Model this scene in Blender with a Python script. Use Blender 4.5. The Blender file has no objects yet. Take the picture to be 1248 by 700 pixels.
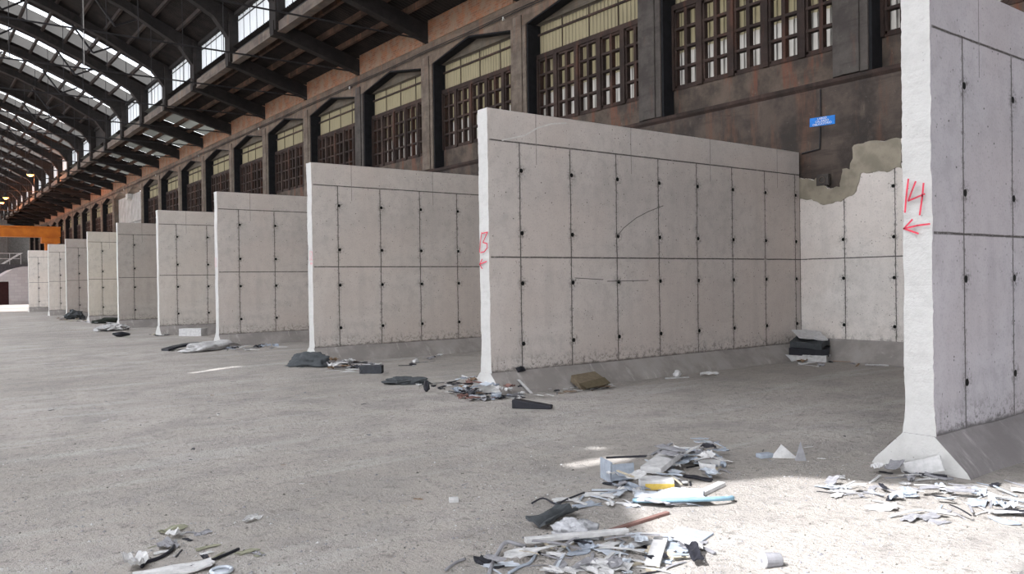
import bpy, bmesh, math, random
from mathutils import Vector, Matrix, noise
random.seed(7)
C = bpy.context.scene.collection
PI = math.pi

# ------------------------------------------------------------------ camera
F_PX = 984.2; YAW = .6465; PITCH = -.0076; ROLL = -.0143; EYE = 1.62
def cam_axes():
    f = Vector((math.sin(YAW)*math.cos(PITCH), math.cos(YAW)*math.cos(PITCH), math.sin(PITCH)))
    r = Vector((math.cos(YAW), -math.sin(YAW), 0)); u = r.cross(f)
    c, s = math.cos(ROLL), math.sin(ROLL)
    return c*r+s*u, -s*r+c*u, f
CR, CU, CF = cam_axes()
def ray(x, y): return CF + (x-624)/F_PX*CR - (y-350)/F_PX*CU
def G(x, y, z=0.):                        # survey: ground point seen at a picture point
    d = ray(x, y); t = (z-EYE)/d.z; return Vector((d.x*t, d.y*t, z))
def onX(x, y, X): d = ray(x, y); t = X/d.x; return Vector((X, d.y*t, EYE+d.z*t))
def onY(x, y, Y): d = ray(x, y); t = Y/d.y; return Vector((d.x*t, Y, EYE+d.z*t))
cam = bpy.data.cameras.new('camera'); co = bpy.data.objects.new('camera', cam); C.objects.link(co)
cam.sensor_width = 36; cam.lens = F_PX/1248*36; cam.clip_end = 500; cam.clip_start = .05
m = Matrix((CR, CU, -CF)).transposed().to_4x4(); m.translation = Vector((0, 0, EYE)); co.matrix_world = m
bpy.context.scene.camera = co

# ------------------------------------------------------------------ hall dimensions
XE = 6.70; DB = 6.217; Y14 = 3.19; HW = 4.105; ZU = 3.65; ZM = 1.965; ZF = .30; THK = .236; LW = 7.62
XB = XE+LW                                 # face of the rear push wall (14.32)
XA = 14.40; XR = 14.85                     # old wall face, window plane
FR = lambda k: 8.35+5.14*k                 # roof frames
K0, K1 = -4, 24
YN, YF = FR(K0)-.4, FR(K1)+2
XC = 11.3
ROOF = [(11.55, 12.95), (10.4, 13.5), (8.25, 14.5), (6.1, 15.45), (5.1, 15.82), (3, 16.4), (0, 16.85)]
def zr(x):
    x = abs(x)
    for (a, za), (b, zb) in zip(ROOF, ROOF[1:]):
        if x >= b: return za+(zb-za)*(x-a)/(b-a)
    return ROOF[-1][1]
za_ = lambda x: 10.5+(14.6-x)*.29          # aisle sheet underside

# ------------------------------------------------------------------ node helpers
class V:
    def __init__(s, nt, sock): s.nt, s.s = nt, sock
    def op(s, o, b=None, c=None, rev=False, clamp=False):
        n = s.nt.nodes.new('ShaderNodeMath'); n.operation = o; n.use_clamp = clamp
        ins = [s, b, c]
        if rev: ins = [b, s, c]
        for i, v in enumerate(ins):
            if v is None: continue
            if isinstance(v, V): s.nt.links.new(v.s, n.inputs[i])
            else: n.inputs[i].default_value = v
        return V(s.nt, n.outputs[0])
    def __add__(s, b): return s.op('ADD', b)
    def __sub__(s, b): return s.op('SUBTRACT', b)
    def __rsub__(s, b): return s.op('SUBTRACT', b, rev=True)
    def __mul__(s, b): return s.op('MULTIPLY', b)
    __radd__ = __add__; __rmul__ = __mul__
    def abs(s): return s.op('ABSOLUTE')
    def frac(s): return s.op('FRACT')
    def lt(s, b): return s.op('LESS_THAN', b)
    def gt(s, b): return s.op('GREATER_THAN', b)
    def min(s, b): return s.op('MINIMUM', b)
    def max(s, b): return s.op('MAXIMUM', b)
    def sqrt(s): return s.op('SQRT')
    def ramp(s, a, b, x=0., y=1.):         # smooth map a..b to x..y
        n = s.nt.nodes.new('ShaderNodeMapRange'); n.interpolation_type = 'SMOOTHSTEP'
        s.nt.links.new(s.s, n.inputs[0])
        for i, v in zip((1, 2, 3, 4), (a, b, x, y)): n.inputs[i].default_value = v
        return V(s.nt, n.outputs[0])
class Mat:
    def __init__(s, name, rough=.85, spec=.2):
        s.m = bpy.data.materials.new(name); s.m.use_nodes = True; s.nt = s.m.node_tree
        s.b = s.nt.nodes['Principled BSDF']; s.b.inputs['Roughness'].default_value = rough
        s.b.inputs['Specular IOR Level'].default_value = spec
        s.tc = s.nt.nodes.new('ShaderNodeTexCoord'); s.co = s.tc.outputs['Object']
    def xyz(s):
        n = s.nt.nodes.new('ShaderNodeSeparateXYZ'); s.nt.links.new(s.co, n.inputs[0])
        return [V(s.nt, o) for o in n.outputs]
    def scaled(s, sc):
        n = s.nt.nodes.new('ShaderNodeMapping'); s.nt.links.new(s.co, n.inputs[0]); n.inputs['Scale'].default_value = sc
        return n.outputs[0]
    def noise(s, scale, detail=4, rough=.55, sc=None, dist=0.):
        n = s.nt.nodes.new('ShaderNodeTexNoise'); n.inputs['Scale'].default_value = scale
        n.inputs['Detail'].default_value = detail; n.inputs['Roughness'].default_value = rough
        n.inputs['Distortion'].default_value = dist
        s.nt.links.new(s.scaled(sc) if sc else s.co, n.inputs['Vector'])
        return V(s.nt, n.outputs[0])
    def vor(s, scale, sc=None):
        n = s.nt.nodes.new('ShaderNodeTexVoronoi'); n.inputs['Scale'].default_value = scale
        s.nt.links.new(s.scaled(sc) if sc else s.co, n.inputs['Vector'])
        return V(s.nt, n.outputs['Distance'])
    def col(s, c):
        n = s.nt.nodes.new('ShaderNodeRGB'); n.outputs[0].default_value = (*c, 1); return n.outputs[0]
    def mix(s, f, a, b, mode='MIX'):
        n = s.nt.nodes.new('ShaderNodeMix'); n.data_type = 'RGBA'; n.blend_type = mode
        if isinstance(f, V): s.nt.links.new(f.s, n.inputs[0])
        else: n.inputs[0].default_value = f
        for i, v in ((6, a), (7, b)):
            if isinstance(v, tuple): n.inputs[i].default_value = (*v, 1)
            else: s.nt.links.new(v, n.inputs[i])
        return n.outputs[2]
    def base(s, c):
        if isinstance(c, tuple): s.b.inputs['Base Color'].default_value = (*c, 1)
        else: s.nt.links.new(c, s.b.inputs['Base Color'])
    def bump(s, h, strength=.4, dist=.01):
        n = s.nt.nodes.new('ShaderNodeBump'); n.inputs['Strength'].default_value = strength
        n.inputs['Distance'].default_value = dist; s.nt.links.new(h.s, n.inputs['Height'])
        s.nt.links.new(n.outputs[0], s.b.inputs['Normal'])
def simple(name, c, c2=None, scale=6, rough=.85, bump=.2, sc=None, metal=0., spec=.2):
    M = Mat(name, rough, spec); n = M.noise(scale, 5, .6, sc)
    c2 = c2 or tuple(v*.72 for v in c)
    M.base(M.mix(n.ramp(.35, .65), c, c2)); M.b.inputs['Metallic'].default_value = metal
    if bump: M.bump(M.noise(scale*4, 4, .6, sc), bump, .01)
    return M.m

# concrete of the push walls, cast in panels: seams, tie holes, bug holes
def concrete(name, joints=True, tone=(.56, .52, .495), ydir=False):
    M = Mat(name, .9, .15); x, y, z = M.xyz()
    if ydir: x = y
    oi = M.nt.nodes.new('ShaderNodeObjectInfo')
    big = M.noise(.9, 5, .6); mid = M.noise(5, 5, .65); streak = M.noise(3, 4, .6, (1, 1, .12))
    fine = M.noise(40, 3, .7)
    base = M.mix(big.ramp(.35, .7), tone, tuple(v*.86 for v in tone))
    base = M.mix(mid.ramp(.4, .72)*.7, base, tuple(v*.72 for v in tone))
    base = M.mix(M.noise(.5, 3, .5).ramp(.4, .6)*.5, base, (tone[0]*.98, tone[1]*.93, tone[2]*.90))
    base = M.mix(streak.ramp(.5, .75)*.35, base, tuple(v*.7 for v in tone))
    base = M.mix(fine.ramp(.5, .75)*.55, base, tuple(v*.6 for v in tone))
    base = M.mix(1., base, oi.outputs['Color'], 'MULTIPLY')
    wob = (M.noise(2.2, 4, .6)-.5)*.03
    gap = M.noise(7, 5, .75)
    dark = None
    if joints:
        xw = x+wob
        dv = (((xw-.57)*(1/.985)+.5).frac()-.5).abs()*.985
        vmask = (dv+(gap-.5)*.025).ramp(.003, .016, 1, 0)*z.lt(ZU)
        zw = z+wob*.4
        dh = (zw-ZU).abs().min((zw-ZM).abs())
        hmask = (dh+(gap-.5)*.02).ramp(.005, .016, 1, 0)
        du = (((xw-.89)*.5+.5).frac()-.5).abs()*2.
        umask = du.ramp(.003, .01, 1, 0)*z.gt(ZU-.3)*.6
        seam = vmask.max(hmask).max(umask)*gap.ramp(.3, .5, .35, 1.)
        # smudges beside the seams
        smear = dv.ramp(.0, .07, 1, 0)*z.lt(ZU)*M.noise(16, 4, .8).ramp(.5, .62)*.75
        dzh = (z-.69).abs().min((z-1.58).abs()).min((z-2.32).abs()).min((z-3.24).abs())
        dxx = (((x-.60)*(1/.985)+.5).frac()-.5).abs()*.985
        r = (dxx*dxx+dzh*dzh).sqrt()
        hole = r.ramp(.028, .036, 1, 0)
        halo = r.ramp(.03, .14, 1, 0)*M.noise(24, 3, .8).ramp(.46, .6)*.75
        dark = seam.max(smear).max(hole).max(halo)
        if not ydir: dark = dark*x.gt(.03)
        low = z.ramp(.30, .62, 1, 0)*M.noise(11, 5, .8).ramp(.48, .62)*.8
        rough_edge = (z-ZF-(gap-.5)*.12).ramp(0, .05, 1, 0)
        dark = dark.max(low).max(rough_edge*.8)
    pits = M.vor(9, None).ramp(.06, .10, 1, 0)*M.noise(2.2, 3, .6).ramp(.45, .55)
    pits2 = M.vor(22, (1, 1, .6)).ramp(.08, .17, 1, 0)*M.noise(3.1, 4, .7).ramp(.46, .58)*.8
    p = pits.max(pits2)
    dark = p if dark is None else dark.max(p)
    base = M.mix(dark*.93, base, (.04, .035, .032))
    if joints: base = M.mix(hole, base, (.006, .006, .006))
    M.base(base); M.bump(fine*.3+mid*.4-dark, .35, .012)
    return M.m
M_WALL = concrete('cast concrete')
M_BACK = concrete('cast concrete rear', ydir=True, tone=(.66, .62, .585))
def end_mat():
    M = Mat('rough pale concrete end', .92, .1)
    n = M.noise(6, 6, .7); f = M.noise(30, 4, .7); s_ = M.vor(25).ramp(.1, .2, 1, 0)*M.noise(4, 3).ramp(.55, .65)
    c = M.mix(n.ramp(.4, .7)*.6, (.46, .45, .44), (.385, .375, .365))
    c = M.mix(f.ramp(.6, .8)*.5, c, (.40, .385, .37)); c = M.mix(s_*.8, c, (.2, .19, .18))
    M.base(c); M.bump(n+f*.6, .6, .02); return M.m
M_END = end_mat()
def footing_mat():
    M = Mat('dusty footing concrete', .95, .1)
    n = M.noise(1.6, 5, .65); s_ = M.noise(7, 5, .7, (1, .3, .3)); f = M.noise(50, 3, .7)
    c = M.mix(n.ramp(.35, .65), (.30, .275, .26), (.22, .20, .188)); c = M.mix(s_.ramp(.55, .75)*.6, c, (.46, .43, .40))
    c = M.mix(f.ramp(.6, .8)*.5, c, (.15, .14, .13)); oi = M.nt.nodes.new('ShaderNodeObjectInfo'); c = M.mix(1., c, oi.outputs['Color'], 'MULTIPLY'); M.base(c); M.bump(n+f*.5, .4, .015); return M.m
M_FOOT = footing_mat()
def floor_mat():
    M = Mat('dusty concrete floor', .93, .12)
    big = M.noise(.18, 5, .6); mid = M.noise(1.3, 6, .65); trk = M.noise(1.1, 4, .6, (.25, 1.6, 1)); fine = M.noise(26, 4, .75); grit = M.noise(90, 3, .8)
    c = M.mix(big.ramp(.35, .65), (.425, .39, .36), (.335, .305, .278))
    c = M.mix(mid.ramp(.42, .68)*.75, c, (.275, .255, .24))
    c = M.mix(trk.ramp(.5, .7)*.55, c, (.46, .44, .42))
    c = M.mix(fine.ramp(.55, .75)*.65, c, (.27, .255, .24))
    c = M.mix(grit.ramp(.6, .75)*.6, c, (.52, .50, .475))
    clod = M.noise(9, 5, .8)
    c = M.mix(clod.ramp(.53, .64)*.8, c, (.21, .195, .18)); ck = M.noise(19, 4, .8, (1, .45, 1)); c = M.mix(ck.ramp(.58, .68)*.7*M.noise(.6, 3).ramp(.4, .55), c, (.16, .15, .14))
    sp = M.vor(6).ramp(.03, .06, 1, 0)*M.noise(1.0, 3).ramp(.5, .6)
    c = M.mix(sp*.8, c, (.10, .09, .085))
    M.base(c); M.bump(mid*.7+clod*.9+fine*.5+grit*.25, 1., .045); return M.m
M_FLOOR = floor_mat()
def old_mat(name, a, b, rust, amt=.6):
    M = Mat(name, .85, .2)
    n = M.noise(1.3, 6, .65); s_ = M.noise(2.6, 5, .7, (1, 1, .15)); f = M.noise(22, 4, .7); w = M.noise(1.7, 5, .7, (1, 1, .3)); e = M.noise(9, 6, .8)
    c = M.mix(n.ramp(.35, .65), a, b); c = M.mix(s_.ramp(.52, .68)*amt, c, rust)
    c = M.mix(w.ramp(.6, .75)*.5, c, tuple(v*1.9+.01 for v in a)); c = M.mix(f.ramp(.55, .8)*.5, c, tuple(v*.5 for v in a))
    c = M.mix(e.ramp(.62, .72)*.5, c, tuple(v*2.4+.02 for v in a))
    ch = M.noise(5, 8, .85, (1, .5, 1)); c = M.mix(ch.ramp(.64, .70)*.55, c, tuple(v*3.2+.05 for v in a))
    bd = M.noise(3.5, 4, .7, (1, .12, 1)); c = M.mix(bd.ramp(.52, .66)*.5, c, tuple(v*.45 for v in a))
    M.base(c); M.bump(n+f*.5+bd*.6, .6, .02); return M.m
M_OLD = old_mat('sooty render', (.085, .066, .055), (.036, .030, .027), (.115, .062, .042))
M_PIER = old_mat('stained pier concrete', (.165, .133, .108), (.088, .070, .058), (.16, .085, .055))
M_PIERD = old_mat('dark pier concrete', (.085, .075, .068), (.05, .043, .04), (.10, .055, .04))
M_SPAN = old_mat('stained spandrel', (.115, .088, .07), (.05, .04, .034), (.135, .056, .036), .9)
M_HEAD = old_mat('weathered header', (.165, .125, .096), (.092, .068, .054), (.20, .095, .058))
def brick_mat():
    M = Mat('worn orange brick', .9, .15)
    br = M.nt.nodes.new('ShaderNodeTexBrick'); mp = M.nt.nodes.new('ShaderNodeMapping')
    mp.inputs['Rotation'].default_value = (0, -PI/2, -PI/2)
    M.nt.links.new(M.co, mp.inputs[0]); M.nt.links.new(mp.outputs[0], br.inputs['Vector'])
    br.inputs['Scale'].default_value = 1.; br.inputs['Brick Width'].default_value = .25; br.inputs['Row Height'].default_value = .075
    br.inputs['Mortar Size'].default_value = .008
    br.inputs['Color1'].default_value = (.29, .12, .06, 1); br.inputs['Color2'].default_value = (.19, .085, .05, 1); br.inputs['Mortar'].default_value = (.25, .17, .12, 1)
    n = M.noise(2.2, 6, .7); w = M.noise(5, 5, .75)
    c = M.mix(n.ramp(.42, .6)*.85, br.outputs[0], (.24, .17, .125)); c = M.mix(w.ramp(.55, .7)*.6, c, (.12, .07, .05))
    M.base(c); M.bump(n+w, .5, .02); return M.m
M_BRICK = brick_mat()
M_WOOD = old_mat('dark window timber', (.052, .034, .028), (.028, .02, .018), (.11, .045, .028), .5)
M_SHADE = simple('painted shade black', (.014, .014, .016), bump=.3)  # near-black colour standing in for shade in the window recesses
M_PURL = old_mat('dark roof timber', (.11, .068, .05), (.05, .032, .026), (.20, .10, .065), .8)
M_RIB = old_mat('sooty roof concrete', (.030, .026, .025), (.019, .017, .017), (.045, .03, .024), .3)
M_SHEET = simple('sooty roof sheet', (.015, .0125, .0125), (.026, .021, .019), 2, bump=.2)
M_STEEL = simple('dark steel rod', (.03, .028, .03), rough=.6)
M_ORANGE = simple('orange crane paint', (.52, .16, .02), (.42, .12, .018), 2, .6)
def trans(name, c, t, corr=0., deep=.5):
    """sheet that lets daylight through: diffuse reflection + diffuse transmission"""
    mt = bpy.data.materials.new(name); mt.use_nodes = True; nt = mt.node_tree; nt.nodes.clear()
    o = nt.nodes.new('ShaderNodeOutputMaterial'); a = nt.nodes.new('ShaderNodeBsdfDiffuse'); b = nt.nodes.new('ShaderNodeBsdfTranslucent'); ad = nt.nodes.new('ShaderNodeAddShader')
    tcn = nt.nodes.new('ShaderNodeTexCoord'); nz = nt.nodes.new('ShaderNodeTexNoise'); nz.inputs['Scale'].default_value = 3; nz.inputs['Detail'].default_value = 5
    mp = nt.nodes.new('ShaderNodeMapping'); mp.inputs['Scale'].default_value = (1, 1, .35); nt.links.new(tcn.outputs['Object'], mp.inputs[0]); nt.links.new(mp.outputs[0], nz.inputs['Vector'])
    mx = nt.nodes.new('ShaderNodeMix'); mx.data_type = 'RGBA'; nt.links.new(nz.outputs[0], mx.inputs[0])
    mx.inputs[6].default_value = (*[v*1.15 for v in t], 1); mx.inputs[7].default_value = (*[v*.8 for v in t], 1)
    a.inputs[0].default_value = (*c, 1); nt.links.new(mx.outputs[2], b.inputs[0])
    if corr:
        sp = nt.nodes.new('ShaderNodeSeparateXYZ'); nt.links.new(tcn.outputs['Object'], sp.inputs[0])
        yy = V(nt, sp.outputs[1]); f = ((yy*(1/corr)).frac()-.5).abs()*2
        nn = nt.nodes.new('ShaderNodeTexNoise'); nn.inputs['Scale'].default_value = 1.3; nn.inputs['Detail'].default_value = 4; nt.links.new(tcn.outputs['Object'], nn.inputs['Vector'])
        f = (f+(V(nt, nn.outputs[0])-.5)*.9).ramp(.25, .75, deep, 1.15)  # stripes paint fold shading into the sheet, along with valley dirt
        m2 = nt.nodes.new('ShaderNodeMix'); m2.data_type = 'RGBA'; m2.blend_type = 'MULTIPLY'; m2.inputs[0].default_value = 1
        cb = nt.nodes.new('ShaderNodeCombineColor'); [nt.links.new(f.s, cb.inputs[i]) for i in range(3)]
        nt.links.new(mx.outputs[2], m2.inputs[6]); nt.links.new(cb.outputs[0], m2.inputs[7]); nt.links.new(m2.outputs[2], b.inputs[0])
    nt.links.new(a.outputs[0], ad.inputs[0]); nt.links.new(b.outputs[0], ad.inputs[1]); nt.links.new(ad.outputs[0], o.inputs[0])
    return mt
M_CLER = trans('milky clerestory glazing', (.3, .3, .3), (.21, .22, .23))
M_CLER2 = trans('bluish bottom glazing', (.1, .13, .15), (.13, .19, .21))
M_STRIP = trans('clear roof sheet', (.2, .2, .2), (.34, .36, .39))
M_GREY = trans('grimy roof sheet', (.08, .075, .07), (.030, .029, .028))
M_GREY2 = trans('grimy aisle roof sheet', (.08, .078, .07), (.030, .030, .027))
M_YEL = trans('yellowed corrugated plastic', (.12, .105, .075), (.060, .052, .032), .14, .25)
M_WHT = trans('whitened corrugated plastic', (.16, .15, .135), (.115, .11, .103), .14, .10)
M_FILL = trans('added fill light sheet', (.3, .3, .3), (.78, .79, .81))  # added on the unseen slope, made wide and bright to fill the hall
M_WSHEET = simple('pale painted sheet', (.36, .355, .34), (.28, .27, .26), 1.5)
M_MORTAR = simple('smeared tan mortar', (.29, .255, .20), (.21, .185, .145), 3, .95, .5)
M_CONC2 = simple('pale pier concrete', (.5, .48, .45))
def paint(name, c): return simple(name, c, tuple(v*.8 for v in c), 14, .7, 0)
M_RED = paint('red spray paint', (.62, .055, .09)); M_PINK = paint('faded red spray paint', (.62, .33, .34))
M_BLUE = paint('blue sign enamel', (.03, .20, .62)); M_WHITE = paint('white lettering', (.75, .75, .74))
M_CRACK = paint('dirty crack', (.13, .12, .11))

# ------------------------------------------------------------------ mesh helpers
class B:
    """collects faces for one mesh"""
    def __init__(s): s.v = []; s.f = []; s.mi = []
    def add(s, vs, fs, mi=0):
        o = len(s.v); s.v += [tuple(v) for v in vs]; s.f += [tuple(i+o for i in f) for f in fs]; s.mi += [mi]*len(fs)
    def box(s, a, b, mi=0, M=None):
        x0, y0, z0 = a; x1, y1, z1 = b
        vs = [Vector(p) for p in ((x0,y0,z0),(x1,y0,z0),(x1,y1,z0),(x0,y1,z0),(x0,y0,z1),(x1,y0,z1),(x1,y1,z1),(x0,y1,z1))]
        if M: vs = [M@v for v in vs]
        s.add(vs, [(0,3,2,1),(4,5,6,7),(0,1,5,4),(1,2,6,5),(2,3,7,6),(3,0,4,7)], mi)
    def prism(s, poly, axis, a, b, mi=0):
        """poly in the two other axes, extruded along axis from a to b"""
        n = len(poly)
        def P(u, w, t): return {0: (t, u, w), 1: (u, t, w), 2: (u, w, t)}[axis]
        vs = [P(u, w, a) for u, w in poly]+[P(u, w, b) for u, w in poly]
        fs = [tuple(range(n))[::-1], tuple(range(n, 2*n))]+[(i, (i+1) % n, n+(i+1) % n, n+i) for i in range(n)]
        s.add(vs, fs, mi)
    def tube(s, pts, r, n=8, mi=0):
        pts = [Vector(p) for p in pts]; o = len(s.v); rings = []
        for i, p in enumerate(pts):
            d = (pts[min(i+1, len(pts)-1)]-pts[max(i-1, 0)]).normalized()
            a = d.cross(Vector((0, 0, 1))); a = a.normalized() if a.length > 1e-3 else Vector((1, 0, 0)); b = d.cross(a)
            rr = r[i] if isinstance(r, (list, tuple)) else r
            rings.append([p+(a*math.cos(t*2*PI/n)+b*math.sin(t*2*PI/n))*rr for t in range(n)])
        vs = [v for R in rings for v in R]; fs = []
        for i in range(len(pts)-1):
            for t in range(n): fs.append((i*n+t, i*n+(t+1) % n, (i+1)*n+(t+1) % n, (i+1)*n+t))
        fs.append(tuple(range(n))[::-1]); fs.append(tuple((len(pts)-1)*n+t for t in range(n)))
        s.add(vs, fs, mi)
    def build(s, name, mats, parent=None, loc=(0, 0, 0), rot=(0, 0, 0), smooth=False, bev=0, fix=True):
        me = bpy.data.meshes.new(name); me.from_pydata(s.v, [], s.f)
        if not isinstance(mats, (list, tuple)): mats = [mats]
        for mt in mats: me.materials.append(mt)
        for p, i in zip(me.polygons, s.mi): p.material_index = i; p.use_smooth = smooth
        if fix:
            bm = bmesh.new(); bm.from_mesh(me); bmesh.ops.recalc_face_normals(bm, faces=bm.faces); bm.to_mesh(me); bm.free()
        o = bpy.data.objects.new(name, me); C.objects.link(o); o.location = loc; o.rotation_euler = rot
        if parent: o.parent = parent
        if bev:
            md = o.modifiers.new('bevel', 'BEVEL'); md.width = bev; md.segments = 2; md.limit_method = 'ANGLE'
        return o
def tag(o, label=None, cat=None, group=None, kind=None):
    if label: o['label'] = label
    if cat: o['category'] = cat
    if group: o['group'] = group
    if kind: o['kind'] = kind
    return o
def empty(name, loc=(0, 0, 0), rz=0):
    o = bpy.data.objects.new(name, None); C.objects.link(o); o.location = loc; o.rotation_euler = (0, 0, rz); o.empty_display_size = .2; return o
def kids(o): return [c for c in C.objects if c.parent == o]
def copy_tree(o, parent=None, ch=None):
    ch = ch or children_map()
    c = o.copy(); C.objects.link(c)
    if parent: c.parent = parent
    for k in ch.get(o, []): copy_tree(k, c, ch)
    return c
def children_map():
    d = {}
    for o in C.objects:
        if o.parent: d.setdefault(o.parent, []).append(o)
    return d

# ------------------------------------------------------------------ floor
b = B(); nx = 24
b.box((-60, -40, -.3), (60, 160, 0)); fl = b.build('floor', M_FLOOR)
tag(fl, 'dusty grey concrete floor with tyre tracks running the length of the hall', 'floor', kind='structure')

# ------------------------------------------------------------------ push walls
def wall_section(seed, L, th=THK):
    """upright slab with a rough near end; object origin at the near corner on the floor"""
    b = B(); N = 110; zs = [ZF-.02+(HW-ZF+.02)*i/N for i in range(N+1)]
    def rag(i, s):
        return noise.noise(Vector((seed*3.1+s*7, zs[i]*2.2, 0)))*.008+noise.noise(Vector((seed+s, zs[i]*9, 3)))*.007+noise.noise(Vector((seed+s, zs[i]*27, 5)))*.007
    xs = [0, .05, .4, L*.25, L*.5, L*.75, L]
    top = lambda x: noise.noise(Vector((x*1.7, seed, 1)))*.012
    R = []
    for i, z in enumerate(zs):
        e = noise.noise(Vector((seed, zs[i]*2, 9)))*.012
        lowb = max(0, 1-(z-ZF)/.25)*.02
        ring = [(e+rag(i, 2)*.5, rag(i, 1)-lowb, z), (.05, 0, z)]+[(x, 0, z) for x in xs[2:]]+[(x, th, z) for x in xs[:1:-1]]+[(.05, th, z), (e+rag(i, 3)*.5, th+rag(i, 4)+lowb, z)]
        if i == N: ring = [(x, y, z+top(x+y)) for x, y, z in ring]
        R.append(ring)
    n = len(R[0]); vs = [v for r in R for v in r]; fs = []; mi = []
    for i in range(N):
        for t in range(n):
            fs.append((i*n+t, i*n+(t+1) % n, (i+1)*n+(t+1) % n, (i+1)*n+t)); mi.append(1 if t in (n-1,) else 0)
    fs.append(tuple(range(n))); mi.append(0); fs.append(tuple(N*n+t for t in range(n))); mi.append(0)
    b.add(vs, fs); b.mi = mi
    return b
def footing(seed, L, w=.29, th=THK):
    b = B(); N = 30; R = []
    for j in range(N+1):
        x = -.015+(L+.015)*j/N
        g = lambda s, a=.012: noise.noise(Vector((x*1.3, seed*2+s, s)))*a
        R.append([(x, -w+g(1, .03), 0), (x, -w+.03+g(1, .03), .05+g(5)), (x, -.012+g(2), ZF+g(3)), (x, th+.012+g(4), ZF+g(3)), (x, th+w-.03+g(6, .03), .05), (x, th+w+g(6, .03), 0)])
    n = 6; vs = [v for r in R for v in r]; fs = []; mi = []
    for i in range(N):
        for t in range(n): fs.append((i*n+t, i*n+(t+1) % n, (i+1)*n+(t+1) % n, (i+1)*n+t)); mi.append(0)
    fs.append(tuple(range(n))); mi.append(1); fs.append(tuple(N*n+t for t in range(n))); mi.append(0)
    b.add(vs, fs); b.mi = mi
    return b
def ribbon(name, strokes, mat, nrm, parent, w=.02, off=.004):
    """painted strokes on a flat surface (world points), nrm = outward normal"""
    b = B(); nrm = Vector(nrm)
    for st in strokes:
        pts = [Vector(p) for p in st]
        for a, c in zip(pts, pts[1:]):
            d = (c-a); 
            if d.length < 1e-5: continue
            d.normalize(); sd = d.cross(nrm)*w/2; a2 = a-d*w*.35; c2 = c+d*w*.35
            lo = nrm*off*.3; hi = nrm*off
            b.add([a2-sd+lo, c2-sd+lo, c2+sd+lo, a2+sd+lo, a2-sd+hi, c2-sd+hi, c2+sd+hi, a2+sd+hi], [(0,1,2,3),(4,5,6,7),(0,1,5,4),(1,2,6,5),(2,3,7,6),(3,0,4,7)])
    inv = Vector(parent.location)
    b.v = [tuple(Vector(v)-inv) for v in b.v]
    return b.build(name, mat, parent)
WALLY = {14: Y14, 13: Y14+DB, 12: Y14+2*DB, 11: Y14+3*DB, 10: Y14+4*DB, 9: Y14+5*DB, 8: Y14+6*DB, 7: Y14+7*DB, 6: Y14+8*DB, 5: 62.2}
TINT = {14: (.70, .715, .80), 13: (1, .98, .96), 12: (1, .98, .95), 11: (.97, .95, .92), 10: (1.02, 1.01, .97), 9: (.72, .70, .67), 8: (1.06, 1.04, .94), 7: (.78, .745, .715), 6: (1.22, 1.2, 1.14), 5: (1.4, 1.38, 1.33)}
WLAB = {14: 'pale concrete partition wall at the right edge marked with red 14 and arrow',
        13: 'large pale concrete partition wall in the middle marked with red 13 and arrow',
        12: 'concrete partition wall next behind the one marked 13, faded pink number on its end',
        11: 'concrete partition wall fourth from the right, white rumpled sheet at its foot',
        10: 'concrete partition wall with a white foam slab lying beside its foot',
        9: 'darker grey concrete partition wall, fifth behind the one marked 14',
        8: 'slightly yellowish concrete partition wall between two darker grey ones',
        7: 'dark brownish concrete partition wall third from the far left end of the row',
        6: 'pale concrete partition wall, last but one of the row at far left',
        5: 'palest and farthest concrete partition wall at the left end of the row'}
WALLS = {}
for k, Y in WALLY.items():
    L = LW
    r = empty('partition_wall', (XE if k != 8 else XE-.02, Y, 0)); tag(r, WLAB[k], 'wall', 'partition walls across the bays')
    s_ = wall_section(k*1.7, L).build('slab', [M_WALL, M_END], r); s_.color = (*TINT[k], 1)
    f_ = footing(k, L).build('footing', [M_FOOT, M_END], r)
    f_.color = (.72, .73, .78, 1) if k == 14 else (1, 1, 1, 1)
    f_['label'] = 'sloping dusty concrete foot'
    WALLS[k] = r
# painted numbers on the ends (surface x = XE)
def z2(x, y): return (1080+x/3.89, 160+y/3.89)
def z3(x, y): return (560+x/8.75, 260+y/8.75)
XP = XE-.022
def S(pts, f): return [onX(*f(*p), XP) for p in pts]
ribbon('painted_number', [S([(106, 228), (97, 300), (90, 384)], z2), S([(140, 240), (122, 285), (106, 330), (140, 316), (182, 298)], z2), S([(178, 248), (172, 310), (160, 396)], z2)], M_RED, (-1, 0, 0), WALLS[14], .014)
ribbon('painted_arrow', [S([(206, 440), (150, 447), (85, 462)], z2), S([(124, 420), (85, 462), (152, 485)], z2)], M_RED, (-1, 0, 0), WALLS[14], .014)
ribbon('painted_number', [S([(238, 208), (226, 300), (216, 415)], z3), S([(243, 215), (300, 203), (252, 312), (296, 325), (296, 370), (265, 412), (228, 420)], z3)], M_RED, (-1, 0, 0), WALLS[13], .016)
ribbon('painted_arrow', [S([(290, 515), (216, 545)], z3), S([(243, 492), (216, 545), (242, 590)], z3)], M_RED, (-1, 0, 0), WALLS[13], .016)
def z4(x, y): return (360+x/11.67, 270+y/11.67)
ribbon('painted_number', [S([(208, 420), (208, 560)], z4), S([(222, 430), (243, 440), (240, 480), (222, 545), (247, 548)], z4)], M_PINK, (-1, 0, 0), WALLS[12], .018)
ribbon('painted_arrow', [S([(246, 600), (212, 600)], z4), S([(228, 585), (212, 600), (228, 615)], z4)], M_PINK, (-1, 0, 0), WALLS[12], .018)
y11 = WALLY[11]
ribbon('painted_number', [[(XP, y11+.17, 2.35), (XP, y11+.16, 2.1)], [(XP, y11+.08, 2.35), (XP, y11+.07, 2.1)]], M_PINK, (-1, 0, 0), WALLS[11], .018)
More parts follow.
